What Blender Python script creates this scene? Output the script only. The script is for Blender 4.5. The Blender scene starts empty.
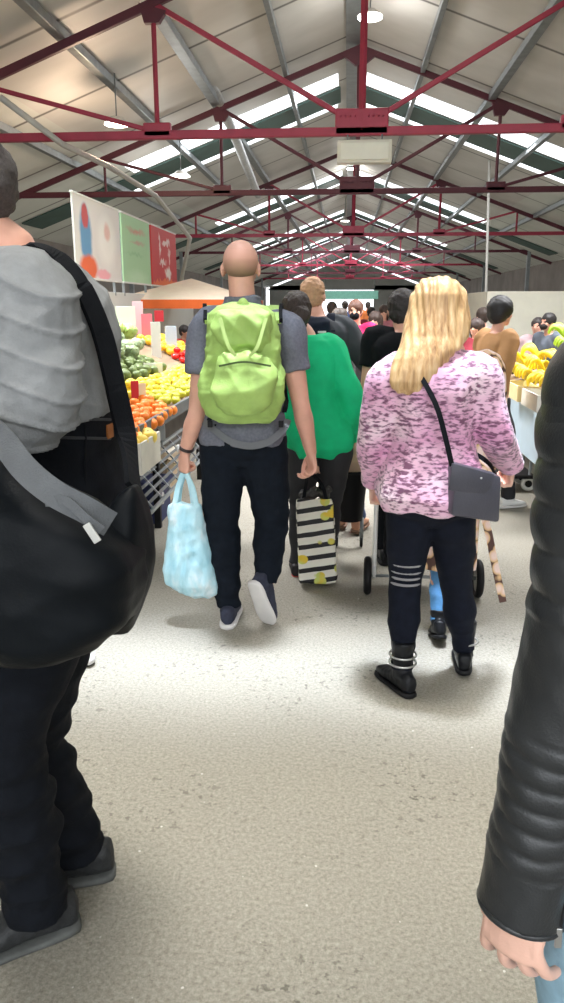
import bpy, math, random
import numpy as np
from mathutils import Vector
random.seed(7); np.random.seed(7)
SC = bpy.context.scene
COL = SC.collection

# ------------------------------------------------------------------ camera, world, light, exposure
CAM_H, FOC, PITCH, YAW = 1.52, 757.0, math.radians(14.5), math.radians(4.8)
cd = bpy.data.cameras.new('camera'); cam = bpy.data.objects.new('camera', cd); COL.objects.link(cam)
cam.location = (0, 0, CAM_H)
cam.rotation_euler = (math.pi / 2 - PITCH, 0, YAW)
cd.sensor_fit = 'VERTICAL'; cd.sensor_height = 24.0; cd.lens = 24.0 * FOC / 1003.0
cd.clip_start = 0.05; cd.clip_end = 400
SC.camera = cam

wd = bpy.data.worlds.new('daylight'); SC.world = wd; wd.use_nodes = True
bg = wd.node_tree.nodes['Background']
bg.inputs[0].default_value = (0.90, 0.95, 1.0, 1); bg.inputs[1].default_value = 2.5

SC.view_settings.view_transform = 'Standard'; SC.view_settings.look = 'None'
SC.view_settings.gamma = 1.0; SC.view_settings.use_curve_mapping = False
SC.view_settings.exposure = 0.15
try:
    SC.cycles.use_denoising = True
    SC.cycles.max_bounces = 6; SC.cycles.diffuse_bounces = 4; SC.cycles.glossy_bounces = 3
    SC.cycles.sample_clamp_indirect = 6
except Exception:
    pass

def area(name, loc, sx, sy, watts, col=(1, 1, 1), spread=180, rot=(0, 0, 0)):
    l = bpy.data.lights.new(name, 'AREA'); l.shape = 'RECTANGLE'; l.size = sx; l.size_y = sy
    l.energy = watts; l.color = col; l.spread = math.radians(spread)
    o = bpy.data.objects.new(name, l); COL.objects.link(o); o.location = loc; o.rotation_euler = rot
    return o
# two added floor lights, then daylight falling through the roof's translucent sheets
area("skylight_and_fill", (-0.8, 3.0, 6.3), 7.0, 0.5, 46, (0.78, 0.86, 1.0), 11)  # added narrow light for the bright floor band, no roof sheet above it
area('skylight_and_fill', (-0.8, 2.0, 6.3), 7.0, 1.2, 46, (1.0, 0.97, 0.92), 26)  # added softer fill for the near floor, likewise without a sheet
for s_ in (-1, 1):
    area('skylight_and_fill', (s_ * 3.3, 7.5, 5.75), 3.5, 1.4, 260, (0.98, 0.98, 1.0), 80, (0, s_ * 0.354, 0))
    for y_, w_ in ((-6.0, 330), (20.85, 300), (34.6, 260), (48.0, 220), (61.0, 220), (73.8, 300)):
        area('skylight_and_fill', (s_ * 3.0, y_, 5.86), 5.5, 1.0, w_, (0.97, 0.98, 1.0), 170, (0, s_ * 0.354, 0))

# ------------------------------------------------------------------ helpers
_f = Vector((-math.sin(YAW) * math.cos(PITCH), math.cos(YAW) * math.cos(PITCH), -math.sin(PITCH)))
_u = Vector((-math.sin(YAW) * math.sin(PITCH), math.cos(YAW) * math.sin(PITCH), math.cos(PITCH)))
_r = Vector((math.cos(YAW), math.sin(YAW), 0))
def W(px, py, Y):
    """world point at distance Y down the hall seen at that place of the photograph"""
    d = _f + _r * ((px - 282) / FOC) + _u * ((501.5 - py) / FOC)
    return Vector((0, 0, CAM_H)) + d * (Y / d.y)
def G(px, py, z=0.0):
    d = _f + _r * ((px - 282) / FOC) + _u * ((501.5 - py) / FOC)
    return Vector((0, 0, CAM_H)) + d * ((z - CAM_H) / d.z)

def V(*a): return Vector(a)
def lin(c):
    return tuple((x / 12.92 if x <= 0.04045 else ((x + 0.055) / 1.055) ** 2.4) for x in (v / 255.0 for v in c)) + (1,)

class NT:
    def __init__(s, name):
        s.m = bpy.data.materials.new(name); s.m.use_nodes = True; s.t = s.m.node_tree; s.n = s.t.nodes
        s.b = s.n['Principled BSDF']; s.tc = s.n.new('ShaderNodeTexCoord')
    def link(s, a, b): s.t.links.new(a, b)
    def new(s, k, **kw):
        n = s.n.new(k)
        for a, v in kw.items(): setattr(n, a, v)
        return n
    def mapping(s, scale=(1, 1, 1), loc=(0, 0, 0), rot=(0, 0, 0), src='Object'):
        mp = s.new('ShaderNodeMapping'); mp.inputs['Scale'].default_value = scale
        mp.inputs['Location'].default_value = loc; mp.inputs['Rotation'].default_value = rot
        s.link(s.tc.outputs[src], mp.inputs['Vector']); return mp.outputs[0]
    def noise(s, vec, scale, detail=3, rough=.55):
        n = s.new('ShaderNodeTexNoise'); n.inputs['Scale'].default_value = scale
        n.inputs['Detail'].default_value = detail; n.inputs['Roughness'].default_value = rough
        s.link(vec, n.inputs['Vector']); return n.outputs['Fac']
    def ramp(s, fac, stops, interp='LINEAR'):
        r = s.new('ShaderNodeValToRGB'); r.color_ramp.interpolation = interp
        e = r.color_ramp.elements
        while len(e) < len(stops): e.new(0.5)
        for el, (p, c) in zip(e, stops): el.position = p; el.color = c
        s.link(fac, r.inputs[0]); return r.outputs[0]
    def mix(s, fac, a, b):
        m = s.new('ShaderNodeMix', data_type='RGBA')
        for sock, v in ((m.inputs['Factor'], fac), (m.inputs['A'] if 0 else m.inputs[6], a), (m.inputs[7], b)):
            if hasattr(v, 'is_linked') or hasattr(v, 'links'): s.link(v, sock)
            else: sock.default_value = v
        return m.outputs[2]
    def math(s, op, a, b=0.0, clamp=False):
        m = s.new('ShaderNodeMath', operation=op); m.use_clamp = clamp
        for sock, v in zip(m.inputs, (a, b)):
            if hasattr(v, 'links'): s.link(v, sock)
            else: sock.default_value = v
        return m.outputs[0]
    def bump(s, h, strength, dist=.01):
        b = s.new('ShaderNodeBump'); b.inputs['Strength'].default_value = strength; b.inputs['Distance'].default_value = dist
        s.link(h, b.inputs['Height']); s.link(b.outputs[0], s.b.inputs['Normal'])

_mats = {}
def mat(name, col, rough=.6, metal=0.0, var=.12, vs=6, bump=0.0, bs=60, stretch=(1, 1, 1), spec=.5, emit=0.0, sheen=0.0, trans=0.0):
    if name in _mats: return _mats[name]
    t = NT(name); c = lin(col)
    v = t.mapping(stretch)
    if var:
        a = tuple(min(1, x * (1 - var)) for x in c[:3]) + (1,); b = tuple(min(1, x * (1 + var)) for x in c[:3]) + (1,)
        t.link(t.ramp(t.noise(v, vs, 4), [(.3, a), (.7, b)]), t.b.inputs['Base Color'])
    else: t.b.inputs['Base Color'].default_value = c
    t.b.inputs['Roughness'].default_value = rough; t.b.inputs['Metallic'].default_value = metal
    t.b.inputs['Specular IOR Level'].default_value = spec
    if sheen: t.b.inputs['Sheen Weight'].default_value = sheen
    if trans: t.b.inputs['Transmission Weight'].default_value = trans
    if emit:
        t.b.inputs['Emission Color'].default_value = c; t.b.inputs['Emission Strength'].default_value = emit
    if bump: t.bump(t.noise(v, bs, 3), bump)
    _mats[name] = t.m
    return t.m

def patches(name, base, plist, rough=.5, noise_amt=.25):
    """printed sheet: soft coloured shapes on a base; plist of (cx, cz, rx, rz, colour, hardness)"""
    t = NT(name); v0 = t.mapping()
    nz = t.new('ShaderNodeTexNoise'); nz.inputs['Scale'].default_value = 9; t.link(v0, nz.inputs['Vector'])
    wv = t.new('ShaderNodeVectorMath', operation='SCALE'); t.link(nz.outputs['Color'], wv.inputs[0]); wv.inputs['Scale'].default_value = noise_amt * .2
    ad = t.new('ShaderNodeVectorMath', operation='ADD'); t.link(v0, ad.inputs[0]); t.link(wv.outputs[0], ad.inputs[1])
    cur = lin(base); o = noise_amt * .1
    for cx, cz, rx, rz, c, hard in plist:
        mp = t.new('ShaderNodeMapping'); mp.inputs['Scale'].default_value = (0, 1 / rx, 1 / rz)
        mp.inputs['Location'].default_value = (0, -(cx + o) / rx, -(cz + o) / rz); t.link(ad.outputs[0], mp.inputs['Vector'])
        ln = t.new('ShaderNodeVectorMath', operation='LENGTH'); t.link(mp.outputs[0], ln.inputs[0])
        f = t.math('MULTIPLY', t.math('SUBTRACT', 1.0, ln.outputs['Value']), hard, True)
        cur = t.mix(f, cur, lin(c))
    t.link(cur, t.b.inputs['Base Color']); t.b.inputs['Roughness'].default_value = rough
    return t.m

class MB:
    def __init__(s): s.v = []; s.f = []
    def add(s, vs, fs):
        o = len(s.v); s.v += [tuple(x) for x in vs]; s.f += [tuple(i + o for i in f) for f in fs]; return s
    def loft(s, rings, closed_ring=True):
        n = len(rings[0]); vs = [p for r in rings for p in r]; fs = []
        for k in range(len(rings) - 1):
            for i in range(n):
                j = (i + 1) % n
                fs.append((k * n + i, k * n + j, (k + 1) * n + j, (k + 1) * n + i))
        fs.append(tuple(range(n - 1, -1, -1))); b = (len(rings) - 1) * n; fs.append(tuple(range(b, b + n)))
        return s.add(vs, fs)
    def tube(s, pts, rad, n=14, side=None, smooth=True, step=.03, rnd=True, mod=None, exp=2.0):
        pts = [Vector(p) for p in pts]
        rad = [(r, r) if not isinstance(r, (tuple, list)) else r for r in rad]
        P, R = [], []
        if smooth and len(pts) > 2:
            ex = [pts[0] * 2 - pts[1]] + pts + [pts[-1] * 2 - pts[-2]]
            for i in range(len(pts) - 1):
                p0, p1, p2, p3 = ex[i:i + 4]; m = max(2, int((p2 - p1).length / step))
                for k in range(m):
                    t = k / m
                    P.append(.5 * ((2 * p1) + (p2 - p0) * t + (2 * p0 - 5 * p1 + 4 * p2 - p3) * t * t + (3 * p1 - p0 - 3 * p2 + p3) * t ** 3))
                    h = t * t * (3 - 2 * t) if len(pts) > 3 else t
                    R.append(tuple(rad[i][q] * (1 - h) + rad[i + 1][q] * h for q in (0, 1)))
            P.append(pts[-1]); R.append(rad[-1])
        else: P, R = pts, rad
        arc = [0.0]
        for i in range(1, len(P)): arc.append(arc[-1] + (P[i] - P[i - 1]).length)
        if rnd:
            d0 = (P[0] - P[1]).normalized(); d1 = (P[-1] - P[-2]).normalized()
            a0, a1 = min(R[0]), min(R[-1])
            pre = [(P[0] + d0 * a0 * q, (R[0][0] * w, R[0][1] * w)) for q, w in ((.97, .2), (.8, .6), (.45, .89))]
            post = [(P[-1] + d1 * a1 * q, (R[-1][0] * w, R[-1][1] * w)) for q, w in ((.45, .89), (.8, .6), (.97, .2))]
            P = [p for p, _ in pre] + P + [p for p, _ in post]; R = [r for _, r in pre] + R + [r for _, r in post]
            arc = [0.0] * 3 + arc + [arc[-1]] * 3
        T = []
        for i in range(len(P)):
            a = P[max(0, i - 1)]; b = P[min(len(P) - 1, i + 1)]; T.append((b - a).normalized())
        if side is None:
            side = Vector((1, 0, 0)) if abs(T[0].x) < .8 else Vector((0, 1, 0))
        side = Vector(side); rings = []
        for i in range(len(P)):
            sd = side - T[i] * side.dot(T[i])
            if sd.length < 1e-4: sd = T[i].orthogonal()
            sd.normalize(); up = T[i].cross(sd); side = sd
            ring = []
            for k in range(n):
                a = 2 * math.pi * k / n
                c, q = math.cos(a), math.sin(a)
                if exp != 2.0:
                    c = math.copysign(abs(c) ** (2 / exp), c); q = math.copysign(abs(q) ** (2 / exp), q)
                m = mod(arc[i], a) if mod else 1.0
                ring.append(P[i] + sd * (R[i][0] * m * c) + up * (R[i][1] * m * q))
            rings.append(ring)
        return s.loft(rings)
    def ell(s, c, r, ax=None, nu=16, nv=10):
        c = Vector(c); ax = ax or (V(1, 0, 0), V(0, 1, 0), V(0, 0, 1)); vs = []; fs = []
        for j in range(1, nv):
            th = math.pi * j / nv
            for i in range(nu):
                p = 2 * math.pi * i / nu
                vs.append(c + ax[0] * (r[0] * math.sin(th) * math.cos(p)) + ax[1] * (r[1] * math.sin(th) * math.sin(p)) + ax[2] * (r[2] * math.cos(th)))
        top = len(vs); vs.append(c + ax[2] * r[2]); vs.append(c - ax[2] * r[2])
        for j in range(nv - 2):
            for i in range(nu):
                k = (i + 1) % nu; fs.append((j * nu + i, (j + 1) * nu + i, (j + 1) * nu + k, j * nu + k))
        for i in range(nu):
            k = (i + 1) % nu; fs.append((i, k, top)); fs.append(((nv - 2) * nu + k, (nv - 2) * nu + i, top + 1))
        return s.add(vs, fs)
    def box(s, c, d, ax=None):
        c = Vector(c); ax = ax or (V(1, 0, 0), V(0, 1, 0), V(0, 0, 1)); vs = []
        for x in (-1, 1):
            for y in (-1, 1):
                for z in (-1, 1): vs.append(c + ax[0] * (x * d[0] / 2) + ax[1] * (y * d[1] / 2) + ax[2] * (z * d[2] / 2))
        return s.add(vs, [(0, 1, 3, 2), (4, 6, 7, 5), (0, 4, 5, 1), (2, 3, 7, 6), (0, 2, 6, 4), (1, 5, 7, 3)])
    def bar(s, a, b, w, h, up=(0, 0, 1)):
        a = Vector(a); b = Vector(b); d = b - a; L = d.length; d.normalize()
        up = Vector(up); sd = d.cross(up)
        if sd.length < 1e-3: sd = d.orthogonal()
        sd.normalize(); u2 = sd.cross(d)
        return s.box((a + b) / 2, (L, w, h), (d, sd, u2))
    def cyl(s, a, b, r, n=16, r2=None):
        a = Vector(a); b = Vector(b); d = (b - a).normalized(); sd = d.orthogonal().normalized(); up = d.cross(sd)
        r2 = r if r2 is None else r2
        return s.loft([[p + sd * (q * math.cos(2 * math.pi * k / n)) + up * (q * math.sin(2 * math.pi * k / n)) for k in range(n)] for p, q in ((a, r), (b, r2))])
    def torus(s, c, axis, R, r, n=28, m=10):
        c = Vector(c); axis = Vector(axis).normalized(); sd = axis.orthogonal().normalized(); up = axis.cross(sd); vs = []; fs = []
        for i in range(n):
            a = 2 * math.pi * i / n; e = sd * math.cos(a) + up * math.sin(a)
            for j in range(m):
                b = 2 * math.pi * j / m; vs.append(c + e * (R + r * math.cos(b)) + axis * (r * math.sin(b)))
        for i in range(n):
            for j in range(m):
                fs.append((i * m + j, ((i + 1) % n) * m + j, ((i + 1) % n) * m + (j + 1) % m, i * m + (j + 1) % m))
        return s.add(vs, fs)
    def mesh(s, name, off=None):
        me = bpy.data.meshes.new(name); o = off or Vector((0, 0, 0))
        me.from_pydata([(x - o.x, y - o.y, z - o.z) for x, y, z in s.v], [], s.f); me.update(); return me
    def build(s, name, m, parent=None, voxel=None, disp=None, sm=0, smooth=True, bevel=0, origin=None, sub=0):
        off = origin if origin is not None else V(0, 0, 0)
        if parent is not None: off = wloc(parent)
        me = s.mesh(name, off)
        if voxel or bevel or sub:
            tmp = bpy.data.objects.new('tmp', me); COL.objects.link(tmp)
            if voxel:
                r = tmp.modifiers.new('r', 'REMESH'); r.mode = 'VOXEL'; r.voxel_size = voxel
            if sm:
                q = tmp.modifiers.new('s', 'SMOOTH'); q.iterations = sm; q.factor = .5
            if bevel:
                q = tmp.modifiers.new('b', 'BEVEL'); q.width = bevel; q.segments = 2; q.limit_method = 'ANGLE'
            if sub:
                q = tmp.modifiers.new('u', 'SUBSURF'); q.levels = sub; q.render_levels = sub
            dg = bpy.context.evaluated_depsgraph_get(); dg.update()
            me2 = bpy.data.meshes.new_from_object(tmp.evaluated_get(dg)); bpy.data.objects.remove(tmp); bpy.data.meshes.remove(me); me = me2; me.name = name
        if disp:
            n = len(me.vertices); co = np.empty(n * 3); me.vertices.foreach_get('co', co); co = co.reshape(-1, 3)
            no = np.empty(n * 3); me.vertices.foreach_get('normal', no); no = no.reshape(-1, 3)
            d = disp(co + np.array(off), no)
            co = co + (no * d[:, None] if d.ndim == 1 else d)
            me.vertices.foreach_set('co', co.ravel()); me.update()
        me.polygons.foreach_set('use_smooth', [bool(smooth)] * len(me.polygons))
        me.materials.clear(); me.materials.append(m)
        o = bpy.data.objects.new(name, me); COL.objects.link(o)
        if parent is not None: o.parent = parent
        elif origin is not None: o.location = origin
        if smooth == 'auto' and hasattr(me, 'set_sharp_from_angle'): me.set_sharp_from_angle(angle=.6)
        return o

def wloc(o):
    p = Vector(o.location)
    while o.parent: o = o.parent; p += Vector(o.location)
    return p
def tag(o, label=None, cat=None, group=None, kind=None):
    if label: o['label'] = label
    if cat: o['category'] = cat
    if group: o['group'] = group
    if kind: o['kind'] = kind
    return o
def thing(name, label, cat, loc, group=None):
    o = bpy.data.objects.new(name, None); COL.objects.link(o); o.location = loc; o.empty_display_size = .1
    return tag(o, label, cat, group)
def struct(o): o['kind'] = 'structure'; return o
def copy_tree(o, parent=None):
    c = o.copy(); COL.objects.link(c)
    if parent is not None: c.parent = parent
    for ch in list(o.children): copy_tree(ch, c)
    return c

def wrinkle(amp, f=16.0, seed=0, st=(1, 1, 1)):
    rs = np.random.RandomState(seed)
    D = rs.normal(size=(7, 3)); D /= np.linalg.norm(D, axis=1)[:, None]; E2 = rs.normal(size=(7, 3)); ph = rs.uniform(0, 6.28, 7); fr = rs.uniform(.6, 2.0, 7)
    def fn(v, n):
        v = v * np.array(st); d = np.zeros(len(v))
        for k in range(7):
            w = np.sin((v @ D[k]) * f * fr[k] + ph[k] + 1.8 * np.sin((v @ E2[k]) * f * .35 + k))
            d += (1 - np.abs(w)) * 1.6 - .6
        return d * amp / 2.2
    return fn

# ------------------------------------------------------------------ common materials
skin_m = mat('skin', (222, 168, 146), .5, var=.08, vs=14, bump=.08, bs=90)
skin_pale = mat('skin_pale', (232, 186, 166), .45, var=.07, vs=22, bump=.12, bs=120)
skin_dark = mat('skin_tan', (176, 128, 102), .5, var=.08)
eye_m = mat('eye_dark', (40, 32, 30), .2, var=0)
black_cloth = mat('black_cloth', (20, 22, 26), .85, spec=.14, var=.2, vs=20, bump=.15, bs=200)
navy_cloth = mat('navy_cloth', (30, 36, 50), .85, spec=.14, var=.2, vs=20, bump=.15, bs=200)
white_rubber = mat('white_rubber', (225, 222, 220), .6, var=.08)
black_rubber = mat('black_rubber', (22, 22, 24), .6, spec=.25, var=.1)
white_paint = mat('white_paint', (226, 226, 222), .55, var=.05, vs=2)
grey_steel = mat('galvanised_steel', (150, 156, 158), .45, metal=.6, var=.15, vs=5)
red_steel = mat('red_painted_steel', (164, 50, 74), .45, var=.1, vs=4)
maroon_steel = mat('maroon_and_shaded_steel', (88, 34, 48), .5, var=.12, vs=4)  # paint of the dark trusses; on red trusses' rafters it paints in roof shade
chrome = mat('bright_metal', (205, 205, 205), .3, metal=.9, var=.05)

# ------------------------------------------------------------------ the hall: floor, roof, end wall
def floor_material():
    t = NT('worn_asphalt'); v = t.mapping()
    big = t.noise(v, .55, 3); fine = t.noise(v, 85, 9, .85); sp = t.noise(v, 34, 3, .6)
    base = t.ramp(big, [(.3, lin((138, 133, 122))), (.7, lin((158, 154, 143)))])
    agg = t.ramp(fine, [(.34, lin((82, 78, 68))), (.5, lin((150, 145, 132))), (.68, lin((190, 186, 174)))])
    c = t.mix(.72, base, agg)
    st = t.ramp(sp, [(.36, (1, 1, 1, 1)), (.41, (0, 0, 0, 1))])
    msk = t.ramp(t.noise(v, 1.3, 2), [(.45, (0, 0, 0, 1)), (.62, (1, 1, 1, 1))])
    c = t.mix(t.math('MULTIPLY', t.math('MULTIPLY', st, msk), .75), c, lin((74, 70, 62)))
    wp = t.noise(t.mapping((1, 1, 1), (3.1, 7.7, 0)), 55, 0, .3)
    c = t.mix(t.ramp(wp, [(.87, (0, 0, 0, 1)), (.89, (1, 1, 1, 1))]), c, lin((205, 202, 195)))
    t.link(c, t.b.inputs['Base Color']); t.b.inputs['Roughness'].default_value = .55; t.b.inputs['Specular IOR Level'].default_value = .35
    t.bump(fine, .5, .006)
    return t.m
m = MB(); m.box((0, 40, -.05), (40, 110, .1)); struct(m.build('floor', floor_material(), smooth=False))

SLOPE, RIDGE = .37, 7.08
def roof_z(x): return RIDGE - SLOPE * abs(x)
def roof_material(name, c1, c2):
    t = NT(name); v = t.mapping()
    n = t.noise(t.mapping((.25, .6, 1)), 1.2, 3)
    c = t.ramp(n, [(.35, lin(c1)), (.65, lin(c2))])
    w = t.new('ShaderNodeTexWave'); w.bands_direction = 'Y'; w.inputs['Scale'].default_value = .1047; w.inputs['Distortion'].default_value = 0
    t.link(v, w.inputs['Vector'])
    c = t.mix(t.ramp(w.outputs['Fac'], [(.0, (1, 1, 1, 1)), (.004, (0, 0, 0, 1))]), c, lin((110, 108, 104)))
    t.link(c, t.b.inputs['Base Color']); t.b.inputs['Roughness'].default_value = .55
    return t.m
roof_m = roof_material('insulated_roof_sheet', (212, 210, 204), (230, 228, 224))
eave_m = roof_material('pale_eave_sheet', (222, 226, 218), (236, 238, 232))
SKY = [(-6.75, -5.25), (6.75, 8.25), (20.3, 21.4), (34.0, 35.2), (47.2, 48.6), (60, 61.5), (73, 74.6)]
def roof_quad(mb, x0, x1, y0, y1, th=.06, dz=0.0):
    s0 = roof_z(x0) + dz; s1 = roof_z(x1) + dz
    vs = [(x0, y0, s0), (x1, y0, s1), (x1, y1, s1), (x0, y1, s0), (x0, y0, s0 + th), (x1, y0, s1 + th), (x1, y1, s1 + th), (x0, y1, s0 + th)]
    mb.add(vs, [(0, 3, 2, 1), (4, 5, 6, 7), (0, 1, 5, 4), (1, 2, 6, 5), (2, 3, 7, 6), (3, 0, 4, 7)])
roof = MB(); eave = MB(); y0 = -9.0
segs = []
for a, b in SKY: segs.append((y0, a)); y0 = b
segs.append((y0, 92))
for s_ in (-1, 1):
    for a, b in segs:
        roof_quad(roof, 0, s_ * 5.75, a, b)
    for a, b in SKY: roof_quad(roof, 0, s_ * .35, a, b)
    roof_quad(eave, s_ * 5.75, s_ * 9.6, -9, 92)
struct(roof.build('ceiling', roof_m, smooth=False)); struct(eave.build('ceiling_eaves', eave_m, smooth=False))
sky_m = mat('translucent_sheet_lit', (240, 246, 250), .5, var=.06, vs=1.5, emit=2.2)
k = 0
for a, b in SKY:
    for s_ in (-1, 1):
        k += 1; m = MB(); roof_quad(m, s_ * .35, s_ * 5.75, a, b, .03, .01); struct(m.build('window_%d' % k, sky_m, smooth=False))
# dark green strip and a slim glowing strip for the hung tubes past each skylight
teal_m = mat('dark_green_sheet', (70, 98, 92), .5, var=.15, vs=2)
k = 0
for a, b in SKY[2:]:
    for s_ in (-1, 1):
        k += 1; m = MB(); roof_quad(m, s_ * .3, s_ * 9.0, b + .05, b + 1.5, .03, -.05); struct(m.build('trim_%d' % k, teal_m, smooth=False))
        m = MB(); roof_quad(m, s_ * .4, s_ * 6.2, b + 1.55, b + 1.85, .03, -.06); struct(m.build('window_%d' % (20 + k), sky_m, smooth=False))
# purlins along the hall
for k, (x_, w_, c_) in enumerate(((-3.0, .2, grey_steel), (-4.3, .16, grey_steel), (-1.45, .1, grey_steel), (-6.3, .12, grey_steel), (1.5, .1, grey_steel), (3.0, .16, grey_steel), (4.5, .12, grey_steel), (6.5, .12, grey_steel))):
    m = MB(); m.box((x_, 41, roof_z(x_) - .1), (w_, 100, .14)); struct(m.build('trim_%d' % (40 + k), c_, smooth=False, bevel=.01))
m = MB(); m.box((0, 41, RIDGE - .08), (.3, 100, .12)); struct(m.build('trim_50', grey_steel, smooth=False))
wall_m = mat('painted_board_wall', (226, 228, 224), .6, var=.04, vs=1.5)
m = MB()
for s_ in (-1, 1): m.box((s_ * 6.1, 92, 1.9), (6.2, .2, 3.8))
m.add([(-9.6, 91.9, 3.3), (9.6, 91.9, 3.3), (0, 91.9, 7), (-9.6, 92.1, 3.3), (9.6, 92.1, 3.3), (0, 92.1, 7)], [(0, 1, 2), (5, 4, 3), (0, 3, 4, 1), (1, 4, 5, 2), (2, 5, 3, 0)])
struct(m.build('wall_back', wall_m, smooth=False))
side_m = mat('dull_added_wall', (136, 128, 122), .7, var=.25, vs=.8)  # added side walls shut out daylight and stand for dim neighbouring bays
for nm, s_ in (('wall_added_left', -1), ('wall_added_right', 1)):
    m = MB(); m.box((s_ * 9.65, 41.5, 1.8), (.1, 101, 3.7)); struct(m.build(nm, side_m, smooth=False))
green_sign = mat('sea_green_sign_board', (120, 178, 160), .5, var=.1)
o = MB().box((.2, 78, 2.55), (5.6, .12, .8)).build('hanging_sign', green_sign, origin=V(.2, 78, 2.55), smooth=False, bevel=.02)
for s_ in (-2.4, 2.4): MB().cyl((.2 + s_, 78, 2.9), (.2 + s_, 78, roof_z(.2 + s_)), .02).build('hanging_cable', grey_steel, o)
tag(o, 'long sea-green sign board hanging over the far end of the aisle', 'sign')

# white partition behind the left stall, pale boards behind the right stall
m = MB(); m.box((-2.86, 8.2, .84), (.06, 12, 1.68)); struct(m.build('wall_left', wall_m, smooth=False, bevel=.005))
m = MB(); m.box((3.7, 10.4, .84), (3.8, .06, 1.72)); m.box((1.83, 11.2, .84), (.06, 1.6, 1.72)); struct(m.build('wall_right', mat('cream_board', (206, 204, 190), .6, var=.05), smooth=False, bevel=.005))

# ------------------------------------------------------------------ roof trusses
def truss(y, label, main, dark, near):
    root = thing('roof_truss', label, 'roof truss', (0.15, y, 4.0), 'steel trusses across the hall')
    cx, tz = .15, 4.0
    def mem(name, a, b, w, h, mt): return MB().bar(a, b, w, h).build(name, mt, root, smooth=False, bevel=.012 if near else 0)
    rz = lambda x: RIDGE - .2 - SLOPE * abs(x - cx)
    N1, N2, NE = 3.05, 5.75, 8.25
    mem('tie_beam', (cx - NE, y, tz), (cx + NE, y, tz), .10, .12, main)
    for s in (-1, 1):
        mem('rafter', (cx, y, rz(cx)), (cx + s * 9.3, y, rz(cx + s * 9.3)), .09, .12, dark)
        mem('inner_strut', (cx, y, tz + .06), (cx + s * N1, y, rz(cx + s * N1)), .06, .075, main)
        mem('outer_strut', (cx + s * N1, y, tz + .04), (cx + s * N2, y, rz(cx + s * N2)), .06, .065, main)
        mem('hanger', (cx + s * N1, y, tz), (cx + s * N1, y, rz(cx + s * N1)), .055, .065, main)
        mem('hanger', (cx + s * N2, y, tz), (cx + s * N2, y, rz(cx + s * N2)), .05, .05, main)
        g = MB(); zz = rz(cx + s * N1) - .06; g.add([(cx + s * N1 + dx, y + dy, zz + dz) for dy in (-.05, .05) for dx, dz in ((-.2, .06), (.2, -.05), (.09, -.2), (-.13, -.2))], [(0, 1, 2, 3), (7, 6, 5, 4), (0, 4, 5, 1), (1, 5, 6, 2), (2, 6, 7, 3), (3, 7, 4, 0)])
        g.build('gusset_plate', dark, root, smooth=False)
        MB().box((cx + s * N1, y, tz + .07), (.42, .1, .2)).build('gusset_plate', main, root, smooth=False, bevel=.02)
        MB().box((cx + s * NE, y, 2.0), (.16, .16, 4.1)).build('post', grey_steel, root, smooth=False, bevel=.01)
    mem('king_post', (cx, y, tz), (cx, y, rz(cx)), .075, .085, main)
    MB().box((cx, y, tz + .13), (.78, .1, .36)).build('gusset_plate', main, root, smooth=False, bevel=.02)
    g = MB(); g.add([(cx + dx, y + dy, rz(cx) + dz) for dy in (-.06, .06) for dx, dz in ((-.4, -.12), (0, .06), (.4, -.12), (.1, -.34), (-.1, -.34))], [(4, 3, 2, 1, 0), (5, 6, 7, 8, 9)] + [(i, (i + 1) % 5, 5 + (i + 1) % 5, 5 + i) for i in range(5)])
    g.build('gusset_plate', dark, root, smooth=False)
    if near:
        for i in range(4):
            for s in (-1, 1):
                x_ = cx + s * (.1 + .07 * i); MB().cyl((x_, y - .05, tz + .2), (x_, y - .085, tz + .2), .013, 8).build('bolt', main, root)
    return root
TR = [(12.2, red_steel, maroon_steel, 'nearest roof truss of bright red steel with a white box under its middle'),
      (18.25, maroon_steel, maroon_steel, 'second nearest roof truss, dark maroon steel with inner struts fanning from its king post'),
      (29.0, red_steel, maroon_steel, 'third roof truss from the front, its red tie beam above the bald heads'),
      (38.0, maroon_steel, maroon_steel, 'fourth roof truss from the front, dark maroon'),
      (50.0, red_steel, maroon_steel, 'fifth roof truss from the front, small red one far down the hall'),
      (62.0, maroon_steel, maroon_steel, 'sixth roof truss from the front, small dark one far down the hall'),
      (74.0, red_steel, maroon_steel, 'farthest roof truss, above the sea-green sign board')]
for i, (y, a, b, lb) in enumerate(TR): truss(y, lb, a, b, i < 2)
t = thing('light_box', 'cream box sign hung under the middle of the nearest truss', 'sign', (.2, 12.15, 3.72))
MB().box((.2, 12.15, 3.71), (.8, .16, .32)).build('housing', mat('cream_plastic', (222, 218, 204), .5, var=.04), t, smooth=False, bevel=.02)
MB().box((.2, 12.06, 3.71), (.7, .03, .23)).build('diffuser', mat('milky_diffuser', (230, 228, 214), .4, var=.03), t, smooth=False, bevel=.005)
for s in (-.25, .25): MB().cyl((.2 + s, 12.15, 3.86), (.2 + s, 12.15, 3.95), .012).build('bracket', grey_steel, t)

# high-bay lamps
lamp_glow = mat('lamp_glow', (255, 252, 244), .4, var=0, emit=6)
def lamp(px, py, Y, label, drop=.5, watt=60, col=(1, .97, .92)):
    p = W(px, py, Y); t = thing('high_bay_lamp', label, 'ceiling lamp', p, 'round white lamps under the roof')
    MB().cyl(p + V(0, 0, .06), p + V(0, 0, .16), .22, 24, .1).build('housing', white_paint, t, smooth='auto')
    MB().cyl(p + V(0, 0, .03), p + V(0, 0, .06), .22, 24).build('diffuser', lamp_glow, t, smooth='auto')
    top = max(p.z + .3, roof_z(p.x) - .05)
    MB().cyl(p + V(0, 0, .14), V(p.x, p.y, top), .012).build('rod', grey_steel, t)
    l = bpy.data.lights.new('lamp_light', 'POINT'); l.energy = watt; l.color = col; l.shadow_soft_size = .2
    lo = bpy.data.objects.new('lamp_light', l); COL.objects.link(lo); lo.parent = t; lo.location = (0, 0, -.12)
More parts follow.
